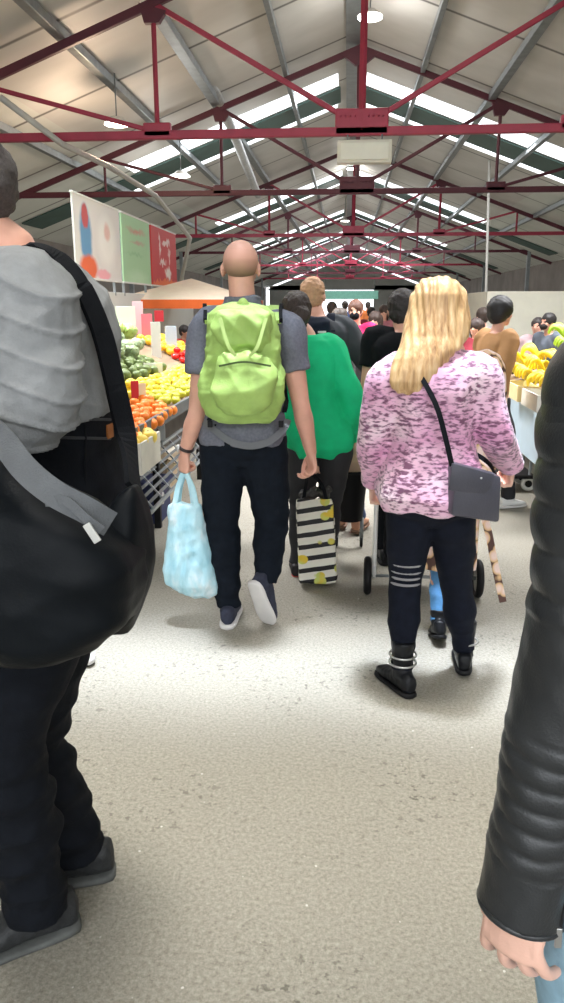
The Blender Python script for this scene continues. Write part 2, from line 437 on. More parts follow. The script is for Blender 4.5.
lamp(370, 20, 15.2, 'round white lamp hanging beside the king post of the nearest truss')
lamp(117, 127, 14.5, 'round white lamp above the left strut of the nearest truss', watt=150, col=(1, .72, .5))
lamp(181, 178, 19.8, 'round white lamp under the left skylight, above the first hanging banner')
lamp(352, 170, 33, 'small round lamp at the ridge just under the second truss')
lamp(345, 222, 42, 'tiny round lamp at the ridge below the third red tie beam')

# drooping grey conduit by the left side of the nearest truss
pts = [W(0, 97, 11.5), W(62, 144, 12.0), W(108, 166, 13.2), W(156, 196, 14.5), W(190, 238, 16.5), W(181, 282, 17)]
o = MB().tube(pts, [.045] * 6, 10, smooth=False, rnd=False).build('conduit', mat('pale_conduit', (196, 194, 188), .5, var=.06), origin=pts[1])
tag(o, 'pale grey conduit sloping down behind the three hanging banners', 'conduit')
pts = [W(440, 235, 20), W(488, 196, 20), W(490, 300, 20)]
o = MB().tube([V(W(486, 215, 24).x, 24, roof_z(W(486, 215, 24).x) - .06), W(486, 296, 24)], [.04, .04], 10, smooth=False).build('downpipe', mat('pale_conduit', (196, 194, 188)), origin=pts[2])
tag(o, 'slim pale pipe hanging right of the blond woman under the roof', 'pipe')
# silver duct down the left slope
pts = [W(172, 0, 14.5), W(205, 70, 17), W(232, 130, 19.5), W(246, 165, 22), W(258, 195, 25)]
o = MB().tube(pts, [.11] * 5, 12, smooth=True, mod=lambda s, a: 1 + .04 * math.sin(s * 40)).build('air_duct', mat('silver_duct', (186, 188, 188), .4, metal=.3, var=.12, vs=5), origin=pts[2])
tag(o, 'silver ribbed duct running down the left slope of the roof', 'duct')

# ------------------------------------------------------------------ people: one continuous body each, clothes and hair as its children
def lerp(a, b, t): return a * (1 - t) + b * t
MALE = [(-.17, .075, .065, 0), (-.08, .150, .098, -.01), (.02, .172, .116, -.015), (.18, .166, .108, -.008), (.4, .155, .102, .005), (.6, .170, .112, .0), (.76, .188, .117, -.008), (.87, .192, .104, -.014), (.95, .135, .074, -.016), (1.0, .068, .058, -.012)]
FEMALE = [(-.17, .075, .07, 0), (-.08, .158, .11, -.014), (.02, .178, .122, -.02), (.18, .165, .108, -.01), (.4, .130, .092, .002), (.6, .148, .108, .012), (.76, .160, .112, .0), (.87, .165, .095, -.01), (.95, .118, .068, -.014), (1.0, .058, .052, -.012)]

class Person:
    """joints in world metres; face = yaw of travel in degrees, 0 = away down the hall, + turns to the left"""
    def __init__(s, x, y, H=1.72, face=0, female=False, wide=1.0, phase=0.0, stride=.22, lean=.02, **j):
        s.H = H; s.k = H / 1.75; s.prof = FEMALE if female else MALE; s.female = female; s.wide = wide; s.seed = int(abs(x * 97 + y * 31)) % 999
        a = math.radians(face); s.F = V(-math.sin(a), math.cos(a), 0); s.R = V(math.cos(a), math.sin(a), 0); U = V(0, 0, 1); k = s.k
        o = V(x, y, 0); F, R = s.F, s.R
        J = {}
        J['pelvis'] = o + U * (.905 * k); J['neck'] = o + U * (1.475 * k) + F * lean
        J['head'] = o + U * (1.642 * k) + F * (lean + .03)
        sw, hw = (.165 if female else .19) * k * wide, .09 * k
        for q, sg in (('L', -1), ('R', 1)):
            ph = math.sin(phase) * sg
            J['sh' + q] = J['neck'] + R * (sg * sw) - U * (.055 * k)
            J['el' + q] = J['sh' + q] - U * (.29 * k) + R * (sg * .04) - F * (.08 * ph + .02)
            J['wr' + q] = J['el' + q] - U * (.245 * k) - F * (.12 * ph - .05) + R * (sg * .01)
            J['hip' + q] = J['pelvis'] + R * (sg * hw)
            J['an' + q] = o + R * (sg * .095 * k) + F * (ph * stride) + U * (.085 * k + (.05 if ph < -.4 else 0))
            J['kn' + q] = lerp(J['hip' + q], J['an' + q], .5) + F * (.05 + max(0, -ph) * .05)
            J['toe' + q] = (F + R * (sg * .12) + U * (-.35 if ph < -.4 else 0)).normalized()
        J['look'] = F.copy(); J['tilt'] = 0.0
        J.update({a_: (v if not isinstance(v, tuple) else Vector(v)) for a_, v in j.items()})
        s.J = J
        if 'head' not in j: J['head'] = J['neck'] + V(0, 0, .167 * k) + F * .03
    def rings(s, t0, t1, off=0.0, n=28, exp=2.25, taper=None):
        P, N = s.J['pelvis'], s.J['neck']; ts = [q[0] for q in s.prof]
        ax = N - P; out = []; m = max(4, int((t1 - t0) / .05))
        for i in range(m + 1):
            t = t0 + (t1 - t0) * i / m
            v = [float(np.interp(t, ts, [q[c] for q in s.prof])) * s.k for c in (1, 2, 3)]
            if t < ts[0]: v = [s.prof[0][1] * s.k, s.prof[0][2] * s.k, 0]
            o = off(t) if callable(off) else off
            c = P + ax * t + s.F * v[2]; ring = []
            for q in range(n):
                a = 2 * math.pi * q / n; cc, ss = math.cos(a), math.sin(a)
                cc = math.copysign(abs(cc) ** (2 / exp), cc); ss = math.copysign(abs(ss) ** (2 / exp), ss)
                ring.append(c + s.R * ((v[0] * s.wide + o) * cc) + s.F * ((v[1] * (1 + (s.wide - 1) * 1.3) + o) * ss))
            out.append(ring)
        return out
    def hand(s, mb, q, curl=.5, palm=None, dirn=None, spread=.0):
        k = s.k; J = s.J; w = J['wr' + q]; d = (dirn or (w - J['el' + q])).normalized()
        inw = palm or (s.R * (1 if q == 'L' else -1) + s.F * -.25)
        pn = (inw - d * inw.dot(d)).normalized()
        sd = d.cross(pn) * (-1 if q == 'L' else 1)            # towards the thumb
        mb.tube([w - d * .03, w + d * .015, w + d * .045 * k, w + d * .088 * k], [(.027 * k, .021 * k), (.030 * k, .019 * k), (.040 * k, .017 * k), (.039 * k, .013 * k)], 14, side=sd)
        kn = w + d * (.083 * k)
        for i, (o, L) in enumerate(((.0325, .078), (.0112, .088), (-.0112, .082), (-.0325, .064))):
            p = kn + sd * (o * k) - d * (.004 * abs(i - 1)); pts = [p - d * .02, p]; r = [.0092 * k, .0092 * k]; dr = d + sd * (o * 25 * spread)
            ang = 0
            for fr, rr in ((.44, .0086), (.31, .008), (.25, .0072)):
                ang += curl * (1.0 if fr < .44 else 1.15) + .06 * i * curl
                dd = (dr * math.cos(ang) + pn * math.sin(ang)).normalized(); pts.append(pts[-1] + dd * (L * fr * k)); r.append(rr * k)
            mb.tube(pts, r, 10, side=sd, step=.006)
        b = w + d * (.022 * k) + sd * (.026 * k)
        mb.tube([b - sd * .012, b + sd * (.018 * k) + d * (.02 * k) + pn * .008, b + sd * (.024 * k) + d * (.05 * k) + pn * (.018 + .01 * curl), b + sd * (.014 * k) + d * (.074 * k) + pn * (.026 + .02 * curl)], [.014 * k, .0125 * k, .0105 * k, .008 * k], 10, step=.008)
    def headaxes(s):
        f = s.J['look'].normalized(); f = (f + V(0, 0, s.J['tilt'])).normalized(); r = f.cross(V(0, 0, 1)).normalized(); u = r.cross(f)
        return r, f, u
    def hp(s, x, y, z):
        r, f, u = s.headaxes(); return s.J['head'] + (r * x + f * y + u * z) * s.hk
    @property
    def hk(s): return s.k * (.97 if s.female else 1.02)
    def body(s, voxel, m, curl=(.5, .5), palms=(None, None), dirs=(None, None), spread=0.0):
        J, k, mb = s.J, s.k, MB()
        mb.loft(s.rings(-.17, 1.0, -.004))
        ax = s.headaxes(); hk = s.hk; sc = lambda *r: tuple(q * hk for q in r)
        mb.tube([J['neck'] - V(0, 0, .05), J['neck'], s.hp(0, -.012, -.06), s.hp(0, -.008, .0)], [q * (.9 if s.female else 1.08) * k for q in (.07, .056, .052, .055)], 16, step=.02)
        mb.ell(s.hp(0, -.012, .022), sc(.075, .096, .083), ax, 22, 16)
        mb.ell(s.hp(0, .022, -.03), sc(.060, .066, .082), ax, 18, 12)
        mb.ell(s.hp(0, .056, -.092), sc(.033, .034, .026), ax)
        mb.ell(s.hp(0, .028, -.072), sc(.056, .048, .034), ax)
        mb.tube([s.hp(0, .082, .012), s.hp(0, .094, -.012), s.hp(0, .110, -.036), s.hp(0, .09, -.046)], [q * hk for q in (.009, .010, .015, .012)], 10, step=.008)
        mb.ell(s.hp(0, .078, .02), sc(.048, .016, .011), ax)
        mb.ell(s.hp(0, .087, -.064), sc(.025, .010, .006), ax); mb.ell(s.hp(0, .085, -.073), sc(.022, .010, .007), ax)
        for g in (-1, 1):
            mb.ell(s.hp(g * .077, -.012, -.018), sc(.009, .02, .031), (ax[0], (ax[1] - ax[0] * g * .35).normalized(), ax[2]), 10, 8)
            mb.ell(s.hp(g * .04, .062, -.035), sc(.022, .02, .02), ax)
        for i, q in enumerate('LR'):
            w = .93 if s.female else 1.0
            mb.tube([lerp(J['neck'] - V(0, 0, .06), J['sh' + q], .45), J['sh' + q], lerp(J['sh' + q], J['el' + q], .5), J['el' + q], lerp(J['el' + q], J['wr' + q], .3), lerp(J['el' + q], J['wr' + q], .75), J['wr' + q]],
                    [r * k * w for r in (.055, .056, .049, .040, .043, .033, .027)], 16, step=.02)
            s.hand(mb, q, curl[i], palms[i], dirs[i], spread)
            mb.tube([J['hip' + q] + V(0, 0, .04), J['hip' + q] - V(0, 0, .05), lerp(J['hip' + q], J['kn' + q], .5), J['kn' + q], lerp(J['kn' + q], J['an' + q], .3), lerp(J['kn' + q], J['an' + q], .8), J['an' + q]],
                    [r * k for r in (.09, .092, .078, .056, .057, .040, .036)], 18, step=.03)
            t = J['toe' + q]; up = V(0, 0, 1) - t * t.z; up.normalize()
            mb.tube([J['an' + q] - t * (.045 * k) - up * (.035 * k), J['an' + q] + t * (.02 * k) - up * (.03 * k), J['an' + q] + t * (.075 * k) - up * (.044 * k), J['an' + q] + t * (.115 * k) - up * (.05 * k)], [(.03 * k, .03 * k), (.032 * k, .032 * k), (.033 * k, .020 * k), (.026 * k, .013 * k)], 14, side=t.cross(up), step=.02)
        s.root.name  # the root is made first
        b = mb.build('body', m, s.root, voxel=voxel, sm=2)
        return b
    def make(s, label, skin=None, voxel=.007, group=None, **kw):
        p = s.J['pelvis']; s.root = thing('person', label, 'person', V(p.x, p.y, 0), group)
        s.body(voxel, skin or skin_m, **kw)
        ax = s.headaxes()
        for g in (-1, 1): MB().ell(s.hp(g * .031, .079, -.008), tuple(q * s.hk for q in (.012, .009, .007)), ax, 8, 6).build('eye', eye_m, s.root)
        return s.root
    # --- clothes
    def top(s, name, m, hem=-.1, sleeve=1.0, off=.012, voxel=.008, amp=.004, f=16, flare=0.0, sl_off=.012, cuff=None, collar=1.0, st=(1, 1, .6), disp=None):
        J, k, mb = s.J, s.k, MB()
        o = lambda t: off + flare * max(0, (.4 - t))
        mb.loft(s.rings(hem, .95, o)); mb.loft([[p for p in r] for r in s.rings(.9, collar, off * .8)])
        for q in 'LR':
            A = [lerp(J['neck'] - V(0, 0, .06), J['sh' + q], .4), J['sh' + q], lerp(J['sh' + q], J['el' + q], .5), J['el' + q], lerp(J['el' + q], J['wr' + q], .35), lerp(J['el' + q], J['wr' + q], .97)]
            R = [r * k + sl_off for r in (.058, .06, .052, .045, .045, .030)]
            if sleeve < 1:
                A = A[:2] + [lerp(J['sh' + q], J['el' + q], .4), lerp(J['sh' + q], J['el' + q], sleeve)]; R = R[:2] + [.055 * k + sl_off, .054 * k + sl_off]
            mb.tube(A, R, 18, step=.02, rnd=False)
        return mb.build(name, m, s.root, voxel=voxel, sm=2, disp=disp or wrinkle(amp, f, s.seed, st))
    def trousers(s, name, m, waist=.3, off=.012, fit=1.0, hemr=.05, voxel=.008, amp=.005, f=14, length=1.0, knee=.066, calf=.064):
        J, k, mb = s.J, s.k, MB()
        mb.loft(s.rings(-.19, waist, off))
        for q in 'LR':
            a, h, n = J['an' + q], J['hip' + q], J['kn' + q]
            e = lerp(n, a, length)
            A = [h + V(0, 0, .05), h - V(0, 0, .06), lerp(h, n, .5), n, lerp(n, e, .35), lerp(n, e, .8), e]
            R = [.092 * k * fit + off, .096 * k * fit + off, .084 * k * fit + off, knee * k * fit + off * .7, calf * k * fit + off * .7, hemr * k * fit + off * .7, hemr * k * fit + off * .6]
            mb.tube(A, R, 20, step=.025, rnd=False)
        w0 = wrinkle(amp, f, s.seed + 5, (.6, .6, 1.5))
        zk = (J['anL'].z + J['knL'].z) / 2
        def dp(v, n):
            d = w0(v, n); z = v[:, 2]
            return d * (.45 + 1.1 * np.exp(-((z - .22) / .13) ** 2) + .5 * np.exp(-((z - .5) / .1) ** 2))
        return mb.build(name, m, s.root, voxel=voxel, sm=2, disp=dp)
    def shoes(s, m, sole_m, kind='shoe', shaft=0.0, voxel=None, which='LR', lace=None):
        J, k = s.J, s.k * (.92 if s.female else 1.0)
        for q in which:
            t = J['toe' + q].normalized(); sd = t.cross(V(0, 0, 1)).normalized(); up = sd.cross(t); a = J['an' + q] - up * (.085 * s.k)
            def ring(x, w, z0, z1, n=18, e=2.6):
                r = []
                for i in range(n):
                    b = 2 * math.pi * i / n; c = math.copysign(abs(math.cos(b)) ** (2 / e), math.cos(b)); q_ = math.copysign(abs(math.sin(b)) ** (2 / e), math.sin(b))
                    r.append(a + t * (x * k) + sd * (w * k * c) + up * (((z0 + z1) / 2 + (z1 - z0) / 2 * q_) * k))
                return r
            prof = [(-.088, .012, .03, .07), (-.082, .028, .022, .098), (-.06, .036, .018, .108), (-.03, .039, .018, .112), (.0, .040, .018, .112), (.03, .041, .018, .104), (.06, .043, .018, .088), (.1, .047, .018, .07), (.14, .047, .018, .058), (.17, .041, .018, .05), (.19, .027, .02, .042), (.197, .012, .024, .034)]
            # rings run toe to heel so that normals face outwards
            mb = MB(); mb.loft([ring(*p) for p in prof][::-1])
            if shaft: mb.tube([a + up * (.07 * k) - t * (.005), a + up * (.12 * k), a + up * ((.1 + shaft) * k)], [(.046 * k, .043 * k), (.046 * k, .045 * k), (.053 * k, .051 * k)], 18, rnd=False, step=.02)
            sh = mb.build(kind, m, s.root, voxel=voxel or .006, sm=2, disp=wrinkle(.0015, 50, s.seed))
            so = MB(); so.loft([ring(x * 1.03, w * 1.1, .0, .024 if x < .0 else .02, e=3.5) for x, w, _, _ in prof][::-1])
            so.build('sole', sole_m, sh)
            if lace:
                lb = MB()
                for i in range(4):
                    x = .035 + .022 * i; z = .103 - .016 * i
                    lb.tube([a + t * (x * k) + sd * (-.03 * k) + up * ((z - .012) * k), a + t * ((x + .004) * k) + up * ((z + .004) * k), a + t * (x * k) + sd * (.03 * k) + up * ((z - .012) * k)], [.0035] * 3, 6, step=.01)
                lb.build('laces', lace, sh)
    def cap_hair(s, m, thick=.010, low=-.03, back=-.06, amp=.003, voxel=.006, name='hair', f=60):
        """short hair: a shell over the skull, lower at the nape than at the forehead"""
        ax = s.headaxes(); mb = MB(); hk = s.hk
        mb.ell(s.hp(0, -.018, .026), tuple((q + thick) * hk for q in (.075, .094, .083)), ax, 22, 16)
        mb.ell(s.hp(0, -.045, -.02 + (back + .06)), tuple((q + thick) * hk for q in (.066, .058, .062)), ax, 18, 12)
        return mb.build(name, m, s.root, voxel=voxel, sm=2, disp=wrinkle(amp, f, s.seed))

def hit(o, px, py):
    """where the line of sight through that place of the photograph meets the object: point and outward normal"""
    d = (_f + _r * ((px - 282) / FOC) + _u * ((501.5 - py) / FOC)).normalized(); off = wloc(o)
    ok, p, n, i = o.ray_cast(V(0, 0, CAM_H) - off, d)
    return (p + off, n) if ok else (None, None)
def strap(name, pts, w, th, m, parent=None, nrm=(0, 0, 1), origin=None):
    """flat band along a path; nrm is its rough outward direction"""
    pts = [Vector(p) for p in pts]; mb = MB()
    P = []
    ex = [pts[0] * 2 - pts[1]] + pts + [pts[-1] * 2 - pts[-2]]
    for i in range(len(pts) - 1):
        p0, p1, p2, p3 = ex[i:i + 4]
        for k in range(8):
            t = k / 8; P.append(.5 * ((2 * p1) + (p2 - p0) * t + (2 * p0 - 5 * p1 + 4 * p2 - p3) * t * t + (3 * p1 - p0 - 3 * p2 + p3) * t ** 3))
    P.append(pts[-1]); rings = []
    nrm = nrm if isinstance(nrm, list) else [nrm] * len(P)
    for i, p in enumerate(P):
        T = (P[min(len(P) - 1, i + 1)] - P[max(0, i - 1)]).normalized(); n = Vector(nrm[min(i * len(nrm) // len(P), len(nrm) - 1)]); n = n - T * n.dot(T)
        if n.length < 1e-3: n = T.orthogonal()
        n.normalize(); sd = n.cross(T)
        rings.append([p + sd * (w / 2 * c) + n * (th / 2 * q) for c, q in ((1, -1), (1, 1), (-1, 1), (-1, -1))])
    mb.loft(rings)
    return mb.build(name, m, parent, smooth=False, origin=origin)

# ------------------------------------------------------------------ man with the lime backpack and pale blue bag
Y = 3.45
man = Person(-.42, Y, 1.79, face=-3, wide=1.06,
    pelvis=W(243, 440, Y), neck=W(243, 306, Y + .05), head=W(241, 266, Y + .07),
    shL=W(207, 328, Y), elL=W(197, 412, Y - .05), wrL=W(185, 452, Y + .0),
    shR=W(287, 330, Y), elR=W(301, 405, Y - .02), wrR=W(311, 452, Y + .06),
    hipL=W(223, 445, Y), hipR=W(264, 445, Y), knL=W(221, 520, Y + .03), anL=W(229, 606, Y),
    knR=W(271, 520, Y + .08), anR=W(266, 584, Y - .02), toeL=(-.03, 1, 0), toeR=(.2, .42, -.85), look=(-.04, 1, -.05))
man.make('bald man in a grey t-shirt and dark trousers, wearing a lime backpack', voxel=.006, curl=(1.1, .65), palms=(V(.6, .6, 0), V(-1, -.5, 0)), dirs=(V(-.1, 0, -1), V(.12, .05, -1)))
t = NT('shaved_hair'); sx = t.new('ShaderNodeSeparateXYZ'); t.link(t.tc.outputs['Object'], sx.inputs[0])
t.link(t.ramp(t.math('ADD', t.math('MULTIPLY', sx.outputs[2], 8), -12.82), [(.30, lin((116, 92, 78))), (.95, lin((222, 168, 146)))]), t.b.inputs['Base Color']); t.b.inputs['Roughness'].default_value = .6
stubble = t.m
mb = MB(); ax = man.headaxes()
mb.ell(man.hp(0, -.0165, .017), tuple(q * man.hk for q in (.0765, .0945, .0815)), ax, 26, 18)
mb.build('shaved_hair', stubble, man.root, voxel=.006, sm=2)
tee = mat('heather_grey_jersey', (104, 106, 116), .85, var=.18, vs=90, bump=.1, bs=220)
man.top('t_shirt', tee, hem=-.02, collar=1.07, sleeve=.55, off=.014, sl_off=.020, amp=.006, f=15, voxel=.007)
man.trousers('trousers', mat('dark_navy_trousers', (18, 24, 33), .85, spec=.14, var=.2, vs=30, bump=.1, bs=200), waist=.2, off=.010, fit=1.06, hemr=.052, knee=.073, calf=.07, amp=.008)
man.shoes(mat('grey_blue_knit_shoe', (46, 50, 68), .8, var=.25, vs=40, bump=.2, bs=150), white_rubber, 'trainer', lace=white_rubber)
wp = lerp(man.J['wrL'], man.J['elL'], .10)
wd_ = (man.J['elL'] - man.J['wrL']).normalized()
o = MB().torus(wp, wd_, .031, .008, 28, 8).build('watch_strap', mat('dark_watch_strap', (44, 34, 34), .6), man.root)
c_ = wp + V(-.034, -.01, 0); MB().cyl(c_ + V(.008, 0, 0), c_ - V(.006, 0, 0), .019, 20).build('watch_case', chrome, o)

# lime backpack
lime = mat('lime_ripstop', (164, 196, 104), .6, var=.10, vs=18, bump=.25, bs=260)
limed = mat('lime_webbing', (176, 200, 118), .7, var=.1)
Yb = Y - .13
bp = thing('backpack', 'lime green backpack worn by the bald man in the grey t-shirt', 'backpack', W(243, 425, Yb))
def outline(rows, Yc, d, n=30, exp=2.8):
    """rows of (py, px_left, px_right, depth) -> closed rings"""
    rings = []
    for py, x0, x1, dep in rows:
        a, b = W(x0, py, Yc), W(x1, py, Yc); c = (a + b) / 2; hw = (b - a).length / 2; ring = []
        for i in range(n):
            t = 2 * math.pi * i / n; cc = math.copysign(abs(math.cos(t)) ** (2 / exp), math.cos(t)); ss = math.copysign(abs(math.sin(t)) ** (2 / exp), math.sin(t))
            ring.append(c + V(1, 0, 0) * (hw * cc) + V(0, 1, 0) * (dep * ss))
        rings.append(ring)
    return rings[::-1]
mb = MB()
mb.loft(outline([(303, 226, 256, .03), (306, 216, 268, .06), (313, 210, 276, .085), (330, 208, 279, .10), (350, 205, 281, .11), (375, 203, 282, .115), (400, 203, 282, .115), (414, 207, 279, .10), (422, 218, 270, .07)], Yb - .0, 0))
for sg, px in ((-1, 205), (1, 280)): mb.ell(W(px, 385, Yb - .01), (.025, .07, .10))
def crumple(v, n):
    return wrinkle(.006, 12, 3, (1, 1, 1.2))(v, n) + wrinkle(.0028, 34, 9, (.7, 1, 1.2))(v, n)
mb.build('main_compartment', lime, bp, voxel=.008, sm=3, disp=crumple)
mb = MB(); mb.loft(outline([(352, 226, 262, .02), (357, 219, 271, .045), (370, 215, 275, .065), (390, 214, 275, .075), (405, 217, 272, .07), (414, 226, 264, .04)], Yb - .115, 0))
mb.build('front_pocket', lime, bp, voxel=.007, sm=3, disp=wrinkle(.009, 20, 8))
mb = MB(); mb.loft(outline([(308, 222, 262, .02), (314, 214, 272, .05), (328, 213, 273, .06), (343, 217, 270, .055), (350, 224, 262, .03)], Yb - .075, 0))
mb.build('top_flap', lime, bp, voxel=.007, sm=2, disp=wrinkle(.009, 20, 12))
for x0, x1 in ((220, 236), (266, 250)):
    strap('compression_strap', [W(x0, 318, Yb - .135), W((x0 + x1) / 2, 345, Yb - .165), W(x1, 356, Yb - .17)], .014, .004, limed, bp, (0, -1, 0))
strap('zip', [W(219, 366, Yb - .185), W(244, 362, Yb - .20), W(271, 366, Yb - .185)], .008, .004, mat('dark_zip', (70, 92, 40), .5), bp, (0, -1, 0))
strap('haul_loop', [W(236, 309, Yb - .04), W(243, 300, Yb - .05), W(250, 309, Yb - .04)], .018, .005, limed, bp, (0, -1, .3))
for sg, px in ((-1, 213), (1, 273)):
    sh = man.J['shL' if sg < 0 else 'shR']
    pts = [W(px, 322, Yb - .0), W(px - sg * 0, 312, Y - .02), W(px + sg * 1, 311, Y + .05) + V(0, 0, .015), W(px + sg * 2, 325, Y + .15), W(px + sg * 2, 362, Y + .19), W(px + sg * 6, 400, Y + .10), W(px + sg * 4, 412, Y - .06)]
    ns = [(0, -.4, 1), (0, 0, 1), (0, .3, 1), (0, 1, .5), (0, 1, 0), (sg, .5, 0)]
    q = strap('shoulder_strap', pts, .07, .016, lime, bp, ns)
    strap('strap_edging', [p + V(sg * .034, 0, .006) for p in pts], .016, .02, black_cloth, q, ns)
strap('hip_belt', [W(199, 418, Y - .02), W(212, 428, Y - .12), W(230, 441, Y - .17), W(249, 446, Y - .18), W(268, 442, Y - .17), W(283, 430, Y - .12), W(288, 420, Y - .02)], .030, .006, mat('grey_webbing', (104, 106, 110), .7), bp, (0, -1, .1))
for px in (210, 281): MB().box(W(px, 424, Y - .155), (.022, .012, .03)).build('buckle', black_rubber, bp, smooth=False, bevel=.003)

# pale blue carrier bag in his left hand
def film():
    t = NT('pale_blue_film'); v = t.mapping(); n = t.noise(t.mapping((1, 1, .5)), 14, 4)
    c = t.ramp(n, [(.3, lin((150, 205, 220))), (.55, lin((188, 228, 238))), (.75, lin((236, 246, 250)))])
    t.link(c, t.b.inputs['Base Color']); t.b.inputs['Roughness'].default_value = .35
    t.b.inputs['Subsurface Weight'].default_value = .0; t.bump(t.noise(t.mapping((1, 1, .35)), 60, 3), .4)
    return t.m
film_m = film(); Yc = Y - .02
cb = thing('carrier_bag', 'pale blue plastic carrier bag hanging from the bald man\'s left hand', 'bag', W(192, 597, Yc))
mb = MB(); mb.loft(outline([(503, 171, 200, .022), (506, 169, 202, .03), (525, 168, 206, .045), (550, 165, 212, .065), (570, 163, 217, .08), (582, 166, 220, .08), (592, 178, 219, .055), (597, 194, 212, .02)], Yc, 0, exp=2.2))
mb.build('bag_body', film_m, cb, voxel=.006, sm=2, disp=lambda v, n: wrinkle(.004, 22, 4, (1.8, 1.8, .35))(v, n) + wrinkle(.0025, 55, 2, (1, 1, .5))(v, n))
hnd = W(185, 474, Y)
for dy, x0, x1 in ((-.02, 172, 199), (.025, 176, 196)):
    for x_ in (x0, x1):
        strap('handle', [W(x_ + (2 if x_ == x0 else -2), 508, Yc + dy), lerp(W(x_, 500, Yc + dy), hnd, .45), hnd + V((x_ - 186) * .0006, dy * .5, .004)], .024, .007, film_m, cb, (0, -1, 0))
MB().cyl(W(216, 588, Yc - .01), W(223, 585, Yc - .01), .006, 8).build('knot', film_m, cb)

# ------------------------------------------------------------------ blond woman in the pink patterned blouse
Y = 2.85
wom = Person(.36, Y, 1.67, face=2, female=True, wide=1.08,
    pelvis=W(430, 497, Y), neck=W(437, 352, Y + .02), head=W(441, 313, Y + .06),
    shL=W(390, 378, Y), elL=W(374, 440, Y + .04), wrL=W(374, 482, Y + .16),
    shR=W(480, 376, Y), elR=W(494, 432, Y + .0), wrR=W(511, 466, Y + .16),
    hipL=W(411, 502, Y), hipR=W(452, 502, Y), knL=W(405, 585, Y + .05), anL=W(402, 672, Y - .02),
    knR=W(456, 582, Y + .10), anR=W(464, 650, Y + .18), toeL=(-.46, .88, 0), toeR=(.1, 1, 0), look=(.12, 1, -.05))
wom.make('woman with long blond hair in a pink patterned blouse and black jeans', voxel=.006, curl=(.9, .9), palms=(V(1, -.2, -.3), V(-1, .2, -.3)), dirs=(V(0, .35, -1), V(.1, .5, -.8)), skin=skin_pale)
def blouse():
    t = NT('pink_animal_print'); v = t.mapping()
    w = t.noise(t.mapping((38, 38, 95)), 1.0, 2, .5); big = t.noise(t.mapping((3.2, 3.2, 4.5), (.4, 0, .8)), 1.0, 2)
    base = t.ramp(t.noise(t.mapping((4, 4, 7)), 1, 2), [(.3, lin((218, 150, 190))), (.55, lin((236, 190, 214))), (.75, lin((250, 228, 236)))])
    c = t.mix(t.ramp(t.math('ADD', w, t.math('MULTIPLY', big, .45)), [(.70, (0, 0, 0, 1)), (.86, (1, 1, 1, 1))]), base, lin((122, 74, 104)))
    t.link(c, t.b.inputs['Base Color']); t.b.inputs['Roughness'].default_value = .6; t.b.inputs['Sheen Weight'].default_value = .3
    return t.m
wom.top('blouse', blouse(), hem=-.07, sleeve=1, off=.020, sl_off=.024, amp=.007, f=15, flare=.012, voxel=.007, collar=1.04)
blackjean = mat('black_jeans', (20, 24, 36), .8, spec=.14, var=.2, vs=30, bump=.12, bs=220)
tr = wom.trousers('jeans', blackjean, waist=.1, off=.008, fit=.96, hemr=.046, knee=.066, calf=.067, amp=.004, length=.96)
slit = mat('pale_slit', (150, 148, 152), .8, var=.1)
J = wom.J
for py, hw in ((528, 15), (560, 17), (567, 17), (573, 16), (579, 17)):
    t_ = (py - 502) / 83.0; c = lerp(J['hipL'], J['knL'], min(1, t_)); rr = .0765 if t_ < .5 else .0725
    q = [c + V(rr * math.sin(a), -rr * math.cos(a) , 0) for a in np.linspace(-hw / 17.0 * .95, hw / 17.0 * .8, 9)]
    MB().tube(q, [.003] + [.0055] * 7 + [.003], 6, smooth=False).build('slit', slit, tr)
boot = mat('black_leather_boot', (18, 20, 25), .42, spec=.3, var=.15)
wom.shoes(boot, black_rubber, 'boot', shaft=.15)
for q, dz in (('L', .13), ('L', .165), ('R', .13)):
    MB().torus(J['an' + q] + V(0, 0, dz - .085), (0, 0, 1), .054, .004, 24, 6).build('boot_strap', chrome, wom.root)
# hair: a lofted fall with strand grooves
def blond():
    t = NT('blond_hair'); v = t.mapping((60, 60, 3)); n = t.noise(v, 1.0, 4, .6); b2 = t.noise(t.mapping((9, 9, 2)), 1, 2)
    c = t.ramp(n, [(.28, lin((138, 100, 64))), (.5, lin((196, 156, 108))), (.72, lin((230, 202, 158)))])
    c = t.mix(t.math('MULTIPLY', t.ramp(b2, [(.45, (0, 0, 0, 1)), (.7, (1, 1, 1, 1))]), .6), c, lin((218, 182, 128)))
    t.link(c, t.b.inputs['Base Color']); t.b.inputs['Roughness'].default_value = .45; t.bump(n, .5, .004)
    return t.m
hy = Y + .02
mb = MB()
def hrows(rows, n=30):
    rings = []
    for py, x0, x1, yc, dep in rows:
        a, b = W(x0, py, yc), W(x1, py, yc); c = (a + b) / 2; hw = (b - a).length / 2
        rings.append([c + V(hw * math.copysign(abs(math.cos(q)) ** .85, math.cos(q)), dep * math.sin(q), 0) for q in [2 * math.pi * i / n for i in range(n)]])
    return rings[::-1]
mb.loft(hrows([(276, 432, 446, hy + .05, .03), (278, 424, 454, hy + .05, .06), (284, 416, 462, hy + .045, .085), (294, 411, 467, hy + .04, .10), (308, 408, 469, hy + .03, .095), (322, 405, 470, hy + .01, .085), (336, 401, 468, hy - .01, .08), (348, 398, 462, hy - .05, .06), (358, 394, 450, hy - .08, .045), (370, 391, 441, hy - .10, .035), (382, 390, 433, hy - .112, .028), (390, 392, 427, hy - .115, .02), (394, 398, 420, hy - .115, .01)]))
def strands(v, n):
    a = v[:, 0] * 230 + 3 * np.sin(v[:, 2] * 9 + v[:, 0] * 20)
    return .0022 * np.sin(a) + .002 * np.sin(a * .37 + 1 + v[:, 2] * 5) + wrinkle(.0018, 12, 2, (2.2, 1, .3))(v, n)
mb.build('long_hair', blond(), wom.root, voxel=.005, sm=2, disp=strands)
